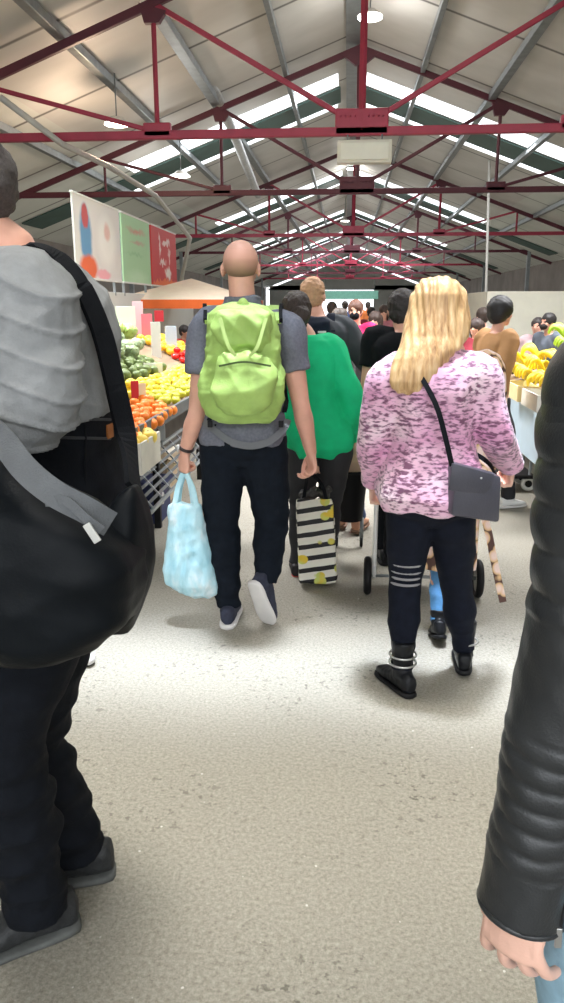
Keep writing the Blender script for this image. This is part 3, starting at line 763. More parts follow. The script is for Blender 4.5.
# crossbody bag
blk_leather = mat('black_bag_leather', (74, 74, 84), .4, var=.12, vs=8, bump=.15, bs=180)
bgc = W(471, 490, Y - .17)
hb = thing('crossbody_bag', 'dark leather crossbody bag resting on the blond woman\'s right hip', 'bag', bgc)
yb = Y - .16
def quad_slab(mb, pts, n, th, inset=.0):
    pts = [Vector(p) for p in pts]; n = Vector(n).normalized(); a = [p + n * th / 2 for p in pts]; b = [p - n * th / 2 for p in pts]; k = len(pts)
    mb.add(b + a, [tuple(range(k - 1, -1, -1)), tuple(range(k, 2 * k))] + [(i, (i + 1) % k, k + (i + 1) % k, k + i) for i in range(k)])
    return mb
nb = V(.25, -1, 0)
body = quad_slab(MB(), [W(447, 513, yb), W(495, 520, yb + .06), W(497, 474, yb + .06), W(452, 462, yb)], nb, .09).build('bag_body', blk_leather, hb, bevel=.014, smooth='auto', voxel=None)
quad_slab(MB(), [W(448, 490, yb - .05), W(490, 495, yb + .01), W(494, 474, yb + .01), W(452, 463, yb - .05)], nb, .012).build('flap', blk_leather, hb, bevel=.004, smooth='auto')
MB().box(W(478, 478, yb - .012), (.03, .006, .008)).build('clasp', chrome, hb, smooth=False, bevel=.002)
strap('bag_strap', [W(452, 466, yb - .01), W(446, 440, Y - .165), W(436, 405, Y - .150), W(418, 372, Y - .10), W(406, 356, Y - .03), W(402, 354, Y + .03), W(410, 372, Y + .14), W(440, 430, Y + .19), W(485, 460, Y + .12), W(496, 476, yb + .08)], .018, .005, black_cloth, hb, [(0, -1, .2)] * 4 + [(0, -.3, 1)] * 2 + [(0, 1, 0)] * 2 + [(1, 0, 0)])

# ------------------------------------------------------------------ woman in the bright green top, striped tote in hand
Y = 4.2
gw = Person(-.12, Y, 1.60, face=-6, female=True, wide=.98,
    pelvis=W(320, 438, Y), neck=W(307, 335, Y), head=W(296, 312, Y + .03),
    shL=W(286, 352, Y), elL=W(288, 402, Y - .05), wrL=W(309, 458, Y - .12),
    shR=W(334, 352, Y), elR=W(352, 404, Y - .03), wrR=W(350, 440, Y + .06),
    hipL=W(304, 445, Y), hipR=W(336, 445, Y), knL=W(301, 505, Y + .04), anL=W(296, 563, Y),
    knR=W(330, 505, Y + .12), anR=W(328, 556, Y + .3), toeL=(-.1, 1, 0), toeR=(.1, 1, 0), look=(-.15, 1, 0))
gw.make('woman with a dark bun in a loose bright green top and dark leggings', voxel=.007, curl=(1.1, .5), dirs=(V(0, 0, -1), V(0, .3, -1)))
gw.top('green_top', mat('emerald_knit', (8, 206, 138), .8, var=.10, vs=10, bump=.1, bs=150), hem=-.18, off=.022, sl_off=.026, amp=.010, f=12, flare=.04, voxel=.007)
gw.trousers('leggings', mat('charcoal_leggings', (50, 50, 54), .85, var=.15), waist=.1, off=.008, hemr=.045)
gw.shoes(mat('black_red_shoe', (38, 32, 36), .7), mat('red_sole', (212, 70, 66), .6), 'shoe')
dark_hair = mat('dark_brown_hair', (58, 46, 40), .5, var=.3, vs=60, stretch=(3, 3, .4), bump=.5, bs=120)
gw.cap_hair(dark_hair, thick=.018, name='hair')
mb = MB(); mb.ell(gw.hp(.01, -.115, -.02), (.055, .045, .055)); mb.tube([gw.hp(.0, -.09, -.04), gw.hp(.01, -.11, -.09), gw.hp(.02, -.10, -.16)], [.045, .04, .02], 12)
mb.build('bun', dark_hair, gw.root, voxel=.006, sm=2, disp=wrinkle(.005, 60, 3))

# striped tote with lemon print
def tote_mat():
    t = NT('striped_lemon_print'); sx = t.new('ShaderNodeSeparateXYZ'); t.link(t.mapping(), sx.inputs[0])
    z = t.math('ADD', sx.outputs[2], t.math('MULTIPLY', sx.outputs[0], -.18))
    fr = t.math('FRACT', t.math('MULTIPLY', z, 14.5)); st = t.math('LESS_THAN', fr, .40)
    nz = t.noise(t.mapping((14, 14, 14), (5, 1, 2)), 1, 1)
    c = t.mix(st, lin((238, 234, 220)), lin((26, 26, 28)))
    vo = t.new('ShaderNodeTexVoronoi'); vo.inputs['Scale'].default_value = 11; vo.inputs['Randomness'].default_value = .8; t.link(t.mapping((1, 0, 1.1), (.03, 0, .05)), vo.inputs['Vector'])
    f = t.ramp(vo.outputs['Distance'], [(.36, (1, 1, 1, 1)), (.40, (0, 0, 0, 1))])
    lem = t.ramp(nz, [(.45, lin((232, 200, 60))), (.6, lin((206, 214, 110)))])
    c = t.mix(f, c, lem)
    t.link(c, t.b.inputs['Base Color']); t.b.inputs['Roughness'].default_value = .6; return t.m
Yt = Y - .2
tm = tote_mat()
tb = thing('tote_bag', 'black and white striped tote bag with yellow lemon print', 'bag', W(318, 580, Yt))
mb = MB(); mb.loft([[W(x, py, Yt + dy) for x, dy in ((x0, -.05), (x1, -.05), (x1, .05), (x0, .05))] for py, x0, x1 in ((583, 300, 336), (575, 299, 337), (540, 298, 335), (505, 296.5, 333), (499, 297, 331))])
mb.build('bag_body', tm, tb, voxel=.008, sm=2, disp=wrinkle(.004, 20, 6))
tote_in = mat('tote_contents', (60, 58, 56), .7, var=.5, vs=40)
mb = MB()
for px, py, r in ((304, 496, .03), (314, 493, .035), (324, 494, .032), (329, 490, .02)): mb.ell(W(px, py, Yt), (r, .035, r))
mb.build('gathered_rim', tote_in, tb, voxel=.006, sm=1, disp=wrinkle(.006, 50, 2))
hn = gw.J['wrL'] + V(0, .0, -.085)
for dy in (-.035, .035):
    strap('handle', [W(303, 503, Yt + dy), W(306, 485, Yt + dy * .6), hn + V(0, 0, .004), W(322, 485, Yt + dy * .6), W(327, 503, Yt + dy)], .018, .006, black_cloth, tb, (0, -1, 0))

# ------------------------------------------------------------------ tall man at the left in a grey ribbed sweater with a black holdall
Y = 1.55
hL, hR = G(70, 938), G(104, 884)
aL, aR = hL + V(-.075, 0, .09), hR + V(-.075, .02, .09)
lm = Person(hL.x, Y, 1.90, face=82, wide=1.18,
    pelvis=W(62, 560, Y), neck=W(4, 252, Y), head=W(-44, 198, Y - .01),
    shL=W(30, 306, Y - .2), elL=W(38, 404, Y - .27), wrL=W(-75, 402, Y - .22),
    shR=W(5, 300, Y + .2), elR=W(-10, 395, Y + .26), wrR=W(-90, 400, Y + .2),
    hipL=W(50, 560, Y - .1), hipR=W(62, 560, Y + .1), knL=W(6, 742, Y - .13), anL=aL, knR=W(33, 738, Y + .10), anR=aR,
    toeL=(-1, -.58, 0), toeR=(-1, -.25, 0), look=(-1, .15, -.12))
lm.make('tall man in a grey ribbed sweater and black jeans, cut off by the left edge', voxel=.006, curl=(.6, .6))
swm = mat('grey_ribbed_knit', (140, 142, 143), .9, spec=.2, var=.12, vs=30, bump=.2, bs=260)
def ribs(v, n):
    ph = v[:, 2] * 112 + v[:, 0] * 26 + 1.6 * np.sin(v[:, 0] * 17 + v[:, 2] * 6) + 1.2 * np.sin(v[:, 1] * 21 + 1)
    front = np.clip((1.52 - v[:, 1]) / .14, 0, 1)
    return .0085 * np.exp(-((np.mod(ph, 2 * np.pi) - np.pi) / .5) ** 2) * front + wrinkle(.005, 13, 4, (.8, .8, 1.2))(v, n)
sw = lm.top('sweater', swm, hem=.50, off=.018, sl_off=.026, collar=.99, voxel=.005, disp=ribs)
lj = mat('washed_black_jeans', (17, 20, 26), .85, spec=.14, var=.25, vs=25, bump=.2, bs=240)
tr = lm.trousers('jeans', lj, waist=.55, off=.014, fit=.98, hemr=.062, knee=.068, calf=.070, amp=.008, f=17, voxel=.007)
p, n = hit(tr, 109, 431)
if p:
    sd = n.cross(V(0, 0, 1)).normalized(); MB().box(p + n * .002, (.034, .004, .030), (sd, n, sd.cross(n))).build('leather_patch', mat('tan_leather_patch', (176, 106, 44), .6, var=.2, vs=40), tr, smooth=False, bevel=.001)
pts = []
for y_ in (425, 450, 475, 500, 520):
    p, n = hit(tr, 85, y_)
    if p: pts.append(p + n * .001)
if len(pts) > 3: MB().tube(pts, [.003] * len(pts), 6).build('centre_seam', black_cloth, tr)
for yy in (418, 437):
    pts = []
    for x_ in range(30, 128, 10):
        p, n = hit(tr, x_, yy + (x_ - 30) * .02)
        if p: pts.append(p)
    if len(pts) > 4: MB().tube(pts, [.0035] * len(pts), 6).build('waistband_seam', mat('grey_stitching', (52, 54, 58), .8), tr)
bootm = mat('black_grey_walking_shoe', (34, 36, 38), .6, var=.25, vs=40, bump=.25, bs=150)
lm.shoes(bootm, mat('dark_grey_sole', (84, 86, 84), .7, var=.2, vs=30), 'walking_shoe', lace=mat('grey_lace', (120, 122, 122), .8))
hairm = mat('greying_short_hair', (74, 68, 66), .7, var=.3, vs=120, bump=.4, bs=160)
lm.cap_hair(hairm, thick=.008, back=-.03)
# holdall
nyl = mat('black_nylon', (13, 17, 21), .55, spec=.14, var=.15, vs=8, bump=.08, bs=240)
Yh = 1.17
hd = thing('holdall', 'big black nylon holdall hanging at the hip of the man in the grey sweater', 'bag', W(40, 655, Yh))
mb = MB(); mb.loft(outline([(446, -70, 2, .02), (462, -80, 20, .05), (478, -84, 38, .075), (494, -86, 62, .095), (506, -87, 84, .11), (520, -87, 106, .12), (535, -88, 126, .125), (555, -88, 143, .13), (580, -88, 145, .13), (603, -88, 140, .13), (618, -86, 130, .125), (632, -80, 108, .11), (645, -70, 72, .08), (652, -50, 44, .04)], Yh, 0, n=40, exp=3.4))
mb.build('main_compartment', nyl, hd, voxel=.007, sm=3, disp=lambda v, n: wrinkle(.007, 8, 21)(v, n) + wrinkle(.003, 24, 5)(v, n))
mb = MB(); mb.loft(outline([(482, 131, 138, .02), (492, 122, 143, .04), (505, 112, 146, .055), (525, 104, 148, .07), (560, 100, 149, .08), (590, 98, 146, .075), (610, 96, 140, .06), (628, 94, 131, .03)], Yh + .06, 0, n=30, exp=3.2))
mb.build('end_pocket', nyl, hd, voxel=.006, sm=3, disp=wrinkle(.006, 14, 31))
gweb = mat('grey_strap_webbing', (92, 95, 98), .7, var=.1, vs=30, bump=.3, bs=300)
strap('grab_strap', [W(-30, 410, 1.16), W(2, 440, 1.10), W(26, 470, 1.06), W(54, 493, 1.045), W(84, 509, 1.05), W(110, 524, 1.07)], .040, .006, gweb, hd, (.2, -1, .35))
strap('zip_flap', [W(46, 502, 1.045), W(66, 501, 1.04), W(88, 520, 1.04), W(102, 530, 1.045)], .014, .006, gweb, hd, (.1, -1, .2))
MB().bar(W(86, 524, 1.03), W(98, 542, 1.03), .012, .004, (0, -1, 0)).build('zip_pull', mat('silver_pull', (210, 210, 206), .35, metal=.4), hd, smooth=False, bevel=.001)
pts = [W(-8, 300, 1.36), W(8, 262, 1.41), W(30, 247, 1.45), W(56, 256, 1.47), W(80, 284, 1.47), W(101, 330, 1.48), W(115, 385, 1.48), W(127, 440, 1.47), W(134, 490, 1.34)]
strap('shoulder_strap', pts, .044, .010, black_cloth, hd, [(-.8, -.5, .4), (-.3, -.3, 1), (0, -.3, 1), (.5, -.4, 1), (.9, -.6, .4), (1, -.7, .2), (1, -.8, .1), (1, -.8, 0)])

# ------------------------------------------------------------------ person at the right edge in a quilted black leather jacket
Y = .85
jp = Person(.452, Y, 1.74, face=-4, female=True, wide=1.05,
    neck=V(.465, Y - .01, 1.50), shL=W(618, 385, Y), elL=W(588, 610, Y - .03), wrL=W(522, 880, Y - .05), phase=.5)
jp.make('person in a quilted black leather jacket and pale jeans at the right edge', voxel=.0032, skin=skin_pale, curl=(.38, .6), palms=(V(.66, .70, -.1), V(-1, 0, 0)), dirs=(V(-.12, -.16, -1), V(0, 0, -1)), spread=.3)
jp.cap_hair(dark_hair, thick=.015)
lth = mat('black_quilted_leather', (44, 46, 48), .36, var=.15, vs=12, bump=.12, bs=320, spec=.55)
jd = jp.top('jacket', lth, hem=-.02, sleeve=.4, off=.024, sl_off=.012, voxel=.008, amp=.003)
J = jp.J
cuff = W(521, 905, Y - .05)
A = [lerp(J['neck'] - V(0, 0, .06), J['shL'], .6), J['shL'] + V(.0, 0, .0), lerp(J['shL'], J['elL'], .5), J['elL'], lerp(J['elL'], cuff, .35), lerp(J['elL'], cuff, .7), cuff]
RR = [.072, .074, .072, .066, .062, .056, .052]
def quilt(s_, a):
    m = 1.0
    if s_ < .335: per, ph, amp = .050, 0, .13
    elif s_ < .47: per, ph, amp = .2, 0, .0
    elif s_ < .64: per, ph, amp = .0285, .005, .11
    else: per, ph, amp = .2, 0, 0
    if amp:
        q = ((s_ + (.012 if s_ < .4 else .02) * math.sin(a * 1 + .6) + ph) % per) / per
        m += amp * (math.sin(math.pi * q) ** .38 - .78)
    m += .018 * math.sin(a * 3 + s_ * 23) + .010 * math.sin(a * 5 - s_ * 61) + .006 * math.sin(a * 9 + s_ * 140)
    return m
sl = MB().tube(A, RR, 56, side=(1, 0, 0), step=.004, rnd=False, mod=quilt).build('quilted_sleeve', lth, jd)
wd2 = (J['wrL'] - J['elL']).normalized()
MB().torus(cuff + wd2 * .002, wd2, .0495, .0045, 36, 8).build('cuff_edge', lth, sl)
zb = W(558, 925, Y - .085); zt = W(566, 800, Y - .085)
strap('cuff_zip', [zb + V(0, 0, -.005), lerp(zb, zt, .5), zt], .012, .004, mat('zip_tape', (16, 16, 17), .7), jd, (-.5, -1, 0))
MB().bar(zb + V(0, -.004, .0), zb + V(.001, -.004, -.028), .008, .004, (0, -1, 0)).build('zip_pull', chrome, jd, smooth=False, bevel=.001)
jp.trousers('pale_jeans', mat('pale_blue_denim', (150, 186, 206), .8, var=.2, vs=20, bump=.15, bs=260), waist=.2, off=.010, hemr=.05)
jp.shoes(white_rubber, white_rubber, 'trainer')

# ------------------------------------------------------------------ man in a black t-shirt just ahead, shopping trolley, people of the crowd
Y = 4.5
bx = W(405, 400, Y).x
bm = Person(bx, Y, 1.65, face=-4, wide=1.05, phase=.3, head=W(402, 309, Y + .04), neck=W(404, 332, Y))
bm.make('dark-haired man in a black t-shirt just left of the blond woman\'s head', voxel=.008)
bm.top('t_shirt', black_cloth, hem=.0, sleeve=.6, off=.014, sl_off=.018)
bm.trousers('trousers', black_cloth, waist=.1, off=.008, hemr=.056)
bm.shoes(boot, black_rubber, 'shoe')
bm.cap_hair(mat('near_black_hair', (42, 36, 36), .6, var=.3, vs=90, bump=.4, bs=140), thick=.012)

def leopard():
    t = NT('leopard_patch_cloth'); vo = t.new('ShaderNodeTexVoronoi'); vo.inputs['Scale'].default_value = 22; t.link(t.mapping((1, 1, .8)), vo.inputs['Vector'])
    c = t.ramp(vo.outputs['Distance'], [(.36, lin((240, 214, 204))), (.58, lin((226, 186, 136))), (.68, lin((84, 56, 48)))])
    t.link(c, t.b.inputs['Base Color']); t.b.inputs['Roughness'].default_value = .7; return t.m
leo = leopard()
Y = 3.55
lx = W(452, 450, Y).x
lw = Person(lx, Y, 1.54, face=-3, female=True, wide=.98, head=W(446, 318, Y + .05), anL=W(439, 622, Y - .22), knL=W(441, 552, Y + .02), anR=W(462, 585, Y + .16), toeL=(0, .92, -.35), toeR=(.1, 1, 0))
lw.make('person in a leopard-print coat and blue jeans, mostly hidden by the blond woman', voxel=.008)
lw.top('coat', leo, hem=.05, off=.02, sl_off=.022, amp=.006)
mb = MB(); mb.loft(lw.rings(-.99, .12, lambda t: .022 + .055 * min(1, max(0, (.1 - t) / .27))))
mb.build('coat_skirt', leo, lw.root, voxel=.009, sm=2, disp=wrinkle(.010, 12, 2, (1.4, 1.4, .3)))
lw.trousers('jeans', mat('mid_blue_denim', (84, 140, 190), .85, var=.25, vs=20, bump=.15, bs=250), waist=.1, off=.004, fit=.9, hemr=.05)
lw.shoes(boot, black_rubber, 'boot', shaft=.06)
lw.cap_hair(dark_hair, thick=.014)
strap('coat_belt', [W(480, 470, Y - .02), W(484, 512, Y - .04), W(489, 535, Y - .05), W(495, 565, Y - .05), W(503, 602, Y - .05)], .034, .006, leo, lw.root, (0, -1, 0))

Y = 3.95
tc = W(421, 560, Y)
st = thing('shopping_trolley', 'two-wheeled black shopping trolley with a white pole, ahead of the blond woman', 'shopping trolley', V(tc.x, Y, 0))
r_ = .105
xl, xr = W(367, 580, Y).x, W(476, 580, Y).x
for x_ in (xl, xr):
    w_ = MB().torus((x_, Y - .05, r_), (1, 0, 0), r_ - .02, .02, 32, 10).build('wheel', black_rubber, st)
    MB().cyl((x_ - .012, Y - .05, r_), (x_ + .012, Y - .05, r_), r_ - .03, 24).build('hub', mat('grey_hub', (150, 150, 148), .5), w_, smooth='auto')
MB().cyl((xl, Y - .05, r_), (xr, Y - .05, r_), .009).build('axle', grey_steel, st)
for x_ in (W(376, 500, Y).x, W(466, 500, Y).x):
    MB().tube([(x_, Y - .05, .10), (x_, Y - .06, .5), (x_, Y - .08, .92)], [.012] * 3, 12).build('pole', white_paint if x_ < tc.x else grey_steel, st)
MB().tube([(W(376, 500, Y).x, Y - .08, .91), (tc.x, Y - .16, .97), (W(466, 500, Y).x, Y - .08, .91)], [.014] * 3, 12).build('handle', black_rubber, st)
mb = MB(); mb.box((tc.x - .02, Y + .08, .36), (.34, .22, .42)); mb.build('fabric_bag', black_cloth, st, voxel=.012, sm=3, disp=wrinkle(.01, 14, 3))

Y = 4.95
gm = Person(-.05, Y, 1.70, face=-8, wide=1.05,
    pelvis=W(324, 420, Y), neck=W(316, 316, Y), head=W(313, 295, Y + .03), shL=W(292, 330, Y), shR=W(344, 330, Y),
    anL=G(344, 532) + V(-.02, .1, .1), anR=G(361, 537) + V(-.02, .1, .1), knL=W(332, 462, Y + .05), knR=W(350, 462, Y + .05))
gm.make('fair crop-haired man in a grey jacket wearing a small navy backpack', voxel=.009)
gm.top('jacket', mat('charcoal_jacket', (70, 74, 80), .8, var=.15), hem=-.1, off=.024, sl_off=.024, amp=.008)
gm.trousers('jeans', mat('dark_denim', (62, 78, 112), .85, var=.2), waist=.0, off=.01)
gm.shoes(mat('pinkish_tan_shoe', (190, 140, 112), .7), mat('brown_sole', (120, 90, 70), .7), 'shoe')
gm.cap_hair(mat('fair_cropped_hair', (188, 146, 112), .7, var=.15, vs=80), thick=.005)
nb_ = thing('backpack', 'small navy backpack on the back of the man in the grey jacket', 'backpack', W(314, 372, Y - .17))
mb = MB(); mb.loft(outline([(316, 305, 324, .03), (322, 300, 330, .06), (345, 298, 333, .08), (366, 300, 331, .075), (374, 304, 327, .05)], Y - .19, 0)); mb.build('main_compartment', navy_cloth, nb_, voxel=.009, sm=2, disp=wrinkle(.006, 18, 2))
mb = MB(); mb.loft(outline([(344, 304, 327, .02), (350, 302, 329, .03), (364, 303, 328, .03), (370, 306, 325, .02)], Y - .27, 0)); mb.build('front_pocket', navy_cloth, nb_, voxel=.008, sm=2)
MB().box(W(322, 332, Y - .28), (.05, .006, .012)).build('pale_trim', white_rubber, nb_, smooth=False)
for x_ in (299, 331): strap('shoulder_strap', [W(x_, 332, Y - .14), W(x_, 316, Y - .04), W(x_, 318, Y + .08), W(x_, 350, Y + .17)], .05, .012, navy_cloth, nb_, [(0, -1, .6), (0, 0, 1), (0, 1, .3)])

def walker(px, py, Y, label, topc, botc, hairc, face=0, female=False, hair='short', skin=None, phase=1.0, voxel=.012, H=None, mask=None, wide=1.0, shoe=None, hem=-.1, group=None, sleeve=1.0):
    p = W(px, py, Y); k = (H or (p.z + .115)); q = Person(p.x, Y, k, face=face, female=female, phase=phase, wide=wide)
    q.make(label, voxel=voxel, skin=skin)
    nm = lambda c: '_%d_%d_%d' % c
    q.top('top', mat('cloth' + nm(topc), topc, .85, var=.15), hem=hem, off=.02, sl_off=.02, voxel=voxel, amp=.007, sleeve=sleeve)
    q.trousers('trousers', mat('cloth' + nm(botc), botc, .85, var=.15), waist=.1, off=.012, voxel=voxel)
    q.shoes(mat('shoe' + nm(shoe or (40, 40, 42)), shoe or (40, 40, 42), .6), white_rubber if shoe else black_rubber, 'shoe', voxel=.01)
    hm = mat('hair' + nm(hairc), hairc, .6, var=.25, vs=60)
    if hair != 'bald': q.cap_hair(hm, thick=.014 if hair == 'short' else .026, voxel=.01, f=40)
    if hair == 'long':
        mb = MB(); mb.tube([q.hp(0, -.06, .03), q.hp(0, -.10, -.08), q.hp(0, -.10, -.22)], [(.085, .06), (.085, .05), (.06, .025)], 16); mb.build('long_hair', hm, q.root, voxel=.012, sm=2)
    if hair == 'bun':
        mb = MB(); mb.ell(q.hp(0, -.06, .10), (.055, .055, .05)); mb.build('bun', hm, q.root, voxel=.01)
    if mask:
        MB().ell(q.hp(0, .065, -.062), tuple(v * q.hk for v in (.056, .058, .046)), q.headaxes()).build('face_mask', mask, q.root)
    return q
tan = walker(496, 314, 5.8, 'dark-haired woman in a tan top and cream skirt by the banana stall', (168, 124, 80), (34, 34, 38), (30, 28, 30), face=-58, female=True, hair='full', phase=.9, voxel=.009, shoe=(228, 228, 226), hem=.2, wide=.95)
mb = MB(); mb.loft(tan.rings(-.62, .30, lambda t: .014 + .06 * max(0, .1 - t)))
mb.build('skirt', mat('cream_skirt', (226, 212, 172), .8, var=.08), tan.root, voxel=.01, sm=2, disp=wrinkle(.008, 14, 2, (1.5, 1.5, .3)))
walker(356, 312, 8.2, 'person in a bright pink jacket and black face mask coming towards the camera', (228, 36, 104), (40, 42, 50), (92, 58, 44), face=172, mask=black_cloth, phase=.8)
walker(340, 322, 7.0, 'short person in a dark grey coat left of the pink jacket', (78, 76, 80), (44, 44, 48), (70, 60, 54), face=10, phase=-.6)
walker(376, 322, 9.5, 'person in a pale cream top right of the pink jacket', (214, 206, 196), (60, 60, 70), (66, 50, 44), face=160, female=True, hair='long')
walker(332, 310, 12, 'man in a white shirt far down the aisle left of the pink jacket', (220, 220, 222), (50, 56, 70), (60, 50, 46), face=5, phase=-1)
walker(371, 314, 14, 'person in a burgundy top far down the aisle, right of the pink jacket', (132, 48, 60), (44, 44, 50), (40, 34, 34), face=-5)
walker(384, 313, 12.5, 'person in a dusty rose top partly behind the man in black', (190, 120, 130), (54, 54, 60), (70, 54, 46), face=175, female=True, hair='long')
walker(345, 306, 20, 'tiny figure in blue far down the aisle', (70, 96, 150), (44, 44, 50), (60, 50, 44), face=0)
walker(368, 306, 24, 'tiny figure in orange far down the aisle', (206, 116, 60), (50, 50, 56), (60, 50, 44), face=0, phase=-.7)
walker(477, 330, 8.5, 'woman in a red top seen just past the blond hair', (170, 60, 76), (50, 50, 60), (58, 44, 40), face=150, female=True, hair='long')
walker(484, 318, 9.7, 'person in a grey hoodie behind the tan top', (150, 150, 152), (50, 54, 66), (60, 48, 42), face=20)
walker(538, 328, 9.6, 'stallholder in a striped white and pink top behind the bananas', (218, 190, 196), (50, 50, 60), (46, 38, 38), face=150, phase=.2)
walker(551, 324, 9.0, 'bearded stallholder in a slate shirt at the right edge behind the bananas', (96, 104, 116), (50, 50, 60), (34, 30, 30), face=120, phase=.2, mask=mat('beard', (44, 36, 34), .9))
walker(182, 334, 10.5, 'stallholder in a red apron behind the fruit, just left of the bald man', (160, 40, 44), (44, 44, 50), (36, 30, 30), face=-110, skin=skin_dark, phase=.2)
# things on the ground between them
Y = 4.72
bk = thing('shopping_basket', 'black bucket-shaped basket with a beige coat over it, left of the blond woman', 'basket', V(W(350, 500, Y).x, Y, 0))
c_ = W(350, 494, Y); zt = W(350, 470, Y).z; zb = W(350, 519, Y).z
MB().tube([(c_.x, Y, zb), (c_.x, Y, (zb + zt) / 2), (c_.x, Y, zt)], [.085, .098, .108], 28, rnd=False).build('tub', black_rubber, bk, smooth='auto')
MB().torus((c_.x, Y, zt), (0, 0, 1), .108, .008, 32, 8).build('rim', black_rubber, bk)
for s_ in (-1, 1):
    MB().torus((c_.x + s_ * .08, Y, .035), (1, 0, 0), .025, .010, 20, 8).build('castor', black_rubber, bk)
    MB().cyl((c_.x + s_ * .08, Y, .05), (c_.x + s_ * .08, Y, zb + .01), .012).build('leg', grey_steel, bk)
ct = MB(); ct.ell((c_.x, Y, zt + .07), (.12, .10, .10)); ct.ell((c_.x + .05, Y, zt + .1), (.08, .08, .09))
o = ct.build('coat', mat('beige_coat', (208, 176, 152), .85, var=.1), origin=V(c_.x, Y, zt), voxel=.01, sm=2, disp=lambda v, n: wrinkle(.012, 18, 2)(v + np.array([c_.x, Y, zt]) * 0, n))
tag(o, 'crumpled beige coat bundled on top of the black basket', 'coat')
p = G(503, 490)
hc = thing('hand_cart', 'low black hand cart with a white wheel on the floor beside the banana stall', 'cart', V(p.x, p.y, 0))
MB().box((p.x + .10, p.y + .1, .13), (.28, .35, .03)).build('platform', black_rubber, hc, smooth=False, bevel=.008)
for dx in (0, .20):
    for dy in (-.02, .24):
        w_ = MB().torus((p.x + dx, p.y + dy, .065), (0, 1, 0), .045, .02, 24, 10).build('wheel', mat('white_tyre', (214, 214, 210), .6), hc)
        MB().cyl((p.x + dx, p.y + dy - .015, .065), (p.x + dx, p.y + dy + .015, .065), .03, 16).build('hub', black_rubber, w_, smooth='auto')
MB().tube([(p.x + .20, p.y - .04, .14), (p.x + .23, p.y, .8), (p.x + .23, p.y + .2, .8), (p.x + .20, p.y + .24, .14)], [.013] * 4, 10).build('push_bar', grey_steel, hc)
p = G(88, 668)
ws = thing('white_shoe', 'white shoe lying on the floor, its toe poking out below the black holdall', 'shoe', V(p.x - .06, p.y + .04, 0))
mb = MB(); mb.tube([(p.x - .22, p.y + .1, .045), (p.x - .1, p.y + .06, .042), (p.x + .0, p.y + .02, .03)], [(.035, .045), (.04, .038), (.03, .024)], 18, side=(0, 1, 0)); mb.build('upper', white_rubber, ws)
mb = MB(); mb.tube([(p.x - .22, p.y + .1, .008), (p.x - .1, p.y + .06, .008), (p.x + .0, p.y + .02, .008)], [(.04, .008), (.044, .008), (.036, .008)], 18, side=(0, 1, 0)); mb.build('sole', black_rubber, ws)

# ------------------------------------------------------------------ left produce stall
wood = mat('worn_timber', (128, 108, 86), .8, var=.25, vs=5, stretch=(1, .2, 6))
crate_g = mat('grey_plastic_crate', (84, 88, 88), .6, var=.1)
stall_z = lambda x: .74 + .40 * (-1.28 - x)
ls = thing('produce_stall', 'long sloping timber produce stall heaped with fruit on the left of the aisle', 'market stall', V(-1.9, 6.6, 0))
def slab(mb, x0, x1, y0, y1, f, th=.03):
    a, b = f(x0), f(x1); mb.add([(x0, y0, a - th), (x1, y0, b - th), (x1, y1, b - th), (x0, y1, a - th), (x0, y0, a), (x1, y0, b), (x1, y1, b), (x0, y1, a)], [(0, 3, 2, 1), (4, 5, 6, 7), (0, 1, 5, 4), (1, 2, 6, 5), (2, 3, 7, 6), (3, 0, 4, 7)])
    return mb
slab(MB(), -2.7, -1.28, 3.9, 9.8, stall_z).build('display_board', wood, ls, smooth=False)
MB().box((-1.27, 6.85, .76), (.025, 5.9, .09)).build('front_lip', crate_g, ls, smooth=False, bevel=.004)
MB().box((-2.0, 3.9, .5), (1.4, .03, .62)).build('end_panel', mat('grey_board', (120, 118, 112), .7, var=.15), ls, smooth=False)
MB().box((-1.75, 6.85, .34), (.03, 5.8, .62)).build('back_panel', mat('dark_board', (92, 88, 82), .8, var=.2), ls, smooth=False)  # plain dark grey-brown board under the stall
for y_ in (4.0, 5.05, 6.6, 8.2, 9.7): MB().box((-1.30, y_, .37), (.045, .045, .74)).build('leg', black_rubber, ls, smooth=False, bevel=.004)
# slatted wire rack leaning out along the front
rk = thing('slatted_rack', 'tilted grey slatted rack along the front of the left stall', 'rack', V(-1.25, 4.9, .4))
A0, A1 = V(-1.17, 4.2, .30), V(-1.17, 6.2, .30); B0, B1 = V(-1.36, 4.2, .52), V(-1.36, 6.2, .52)
for a, b in ((A0, A1), (B0, B1), (A0, B0), (A1, B1)): MB().bar(a, b, .022, .022).build('frame', grey_steel, rk, smooth=False, bevel=.003)
for i in range(1, 6): MB().bar(lerp(A0, B0, i / 6), lerp(A1, B1, i / 6), .020, .008, (.76, 0, .65)).build('slat', crate_g, rk, smooth=False)
for i in range(1, 8): MB().bar(lerp(A0, A1, i / 8), lerp(B0, B1, i / 8), .012, .010, (.76, 0, .65)).build('cross_bar', grey_steel, rk, smooth=False)

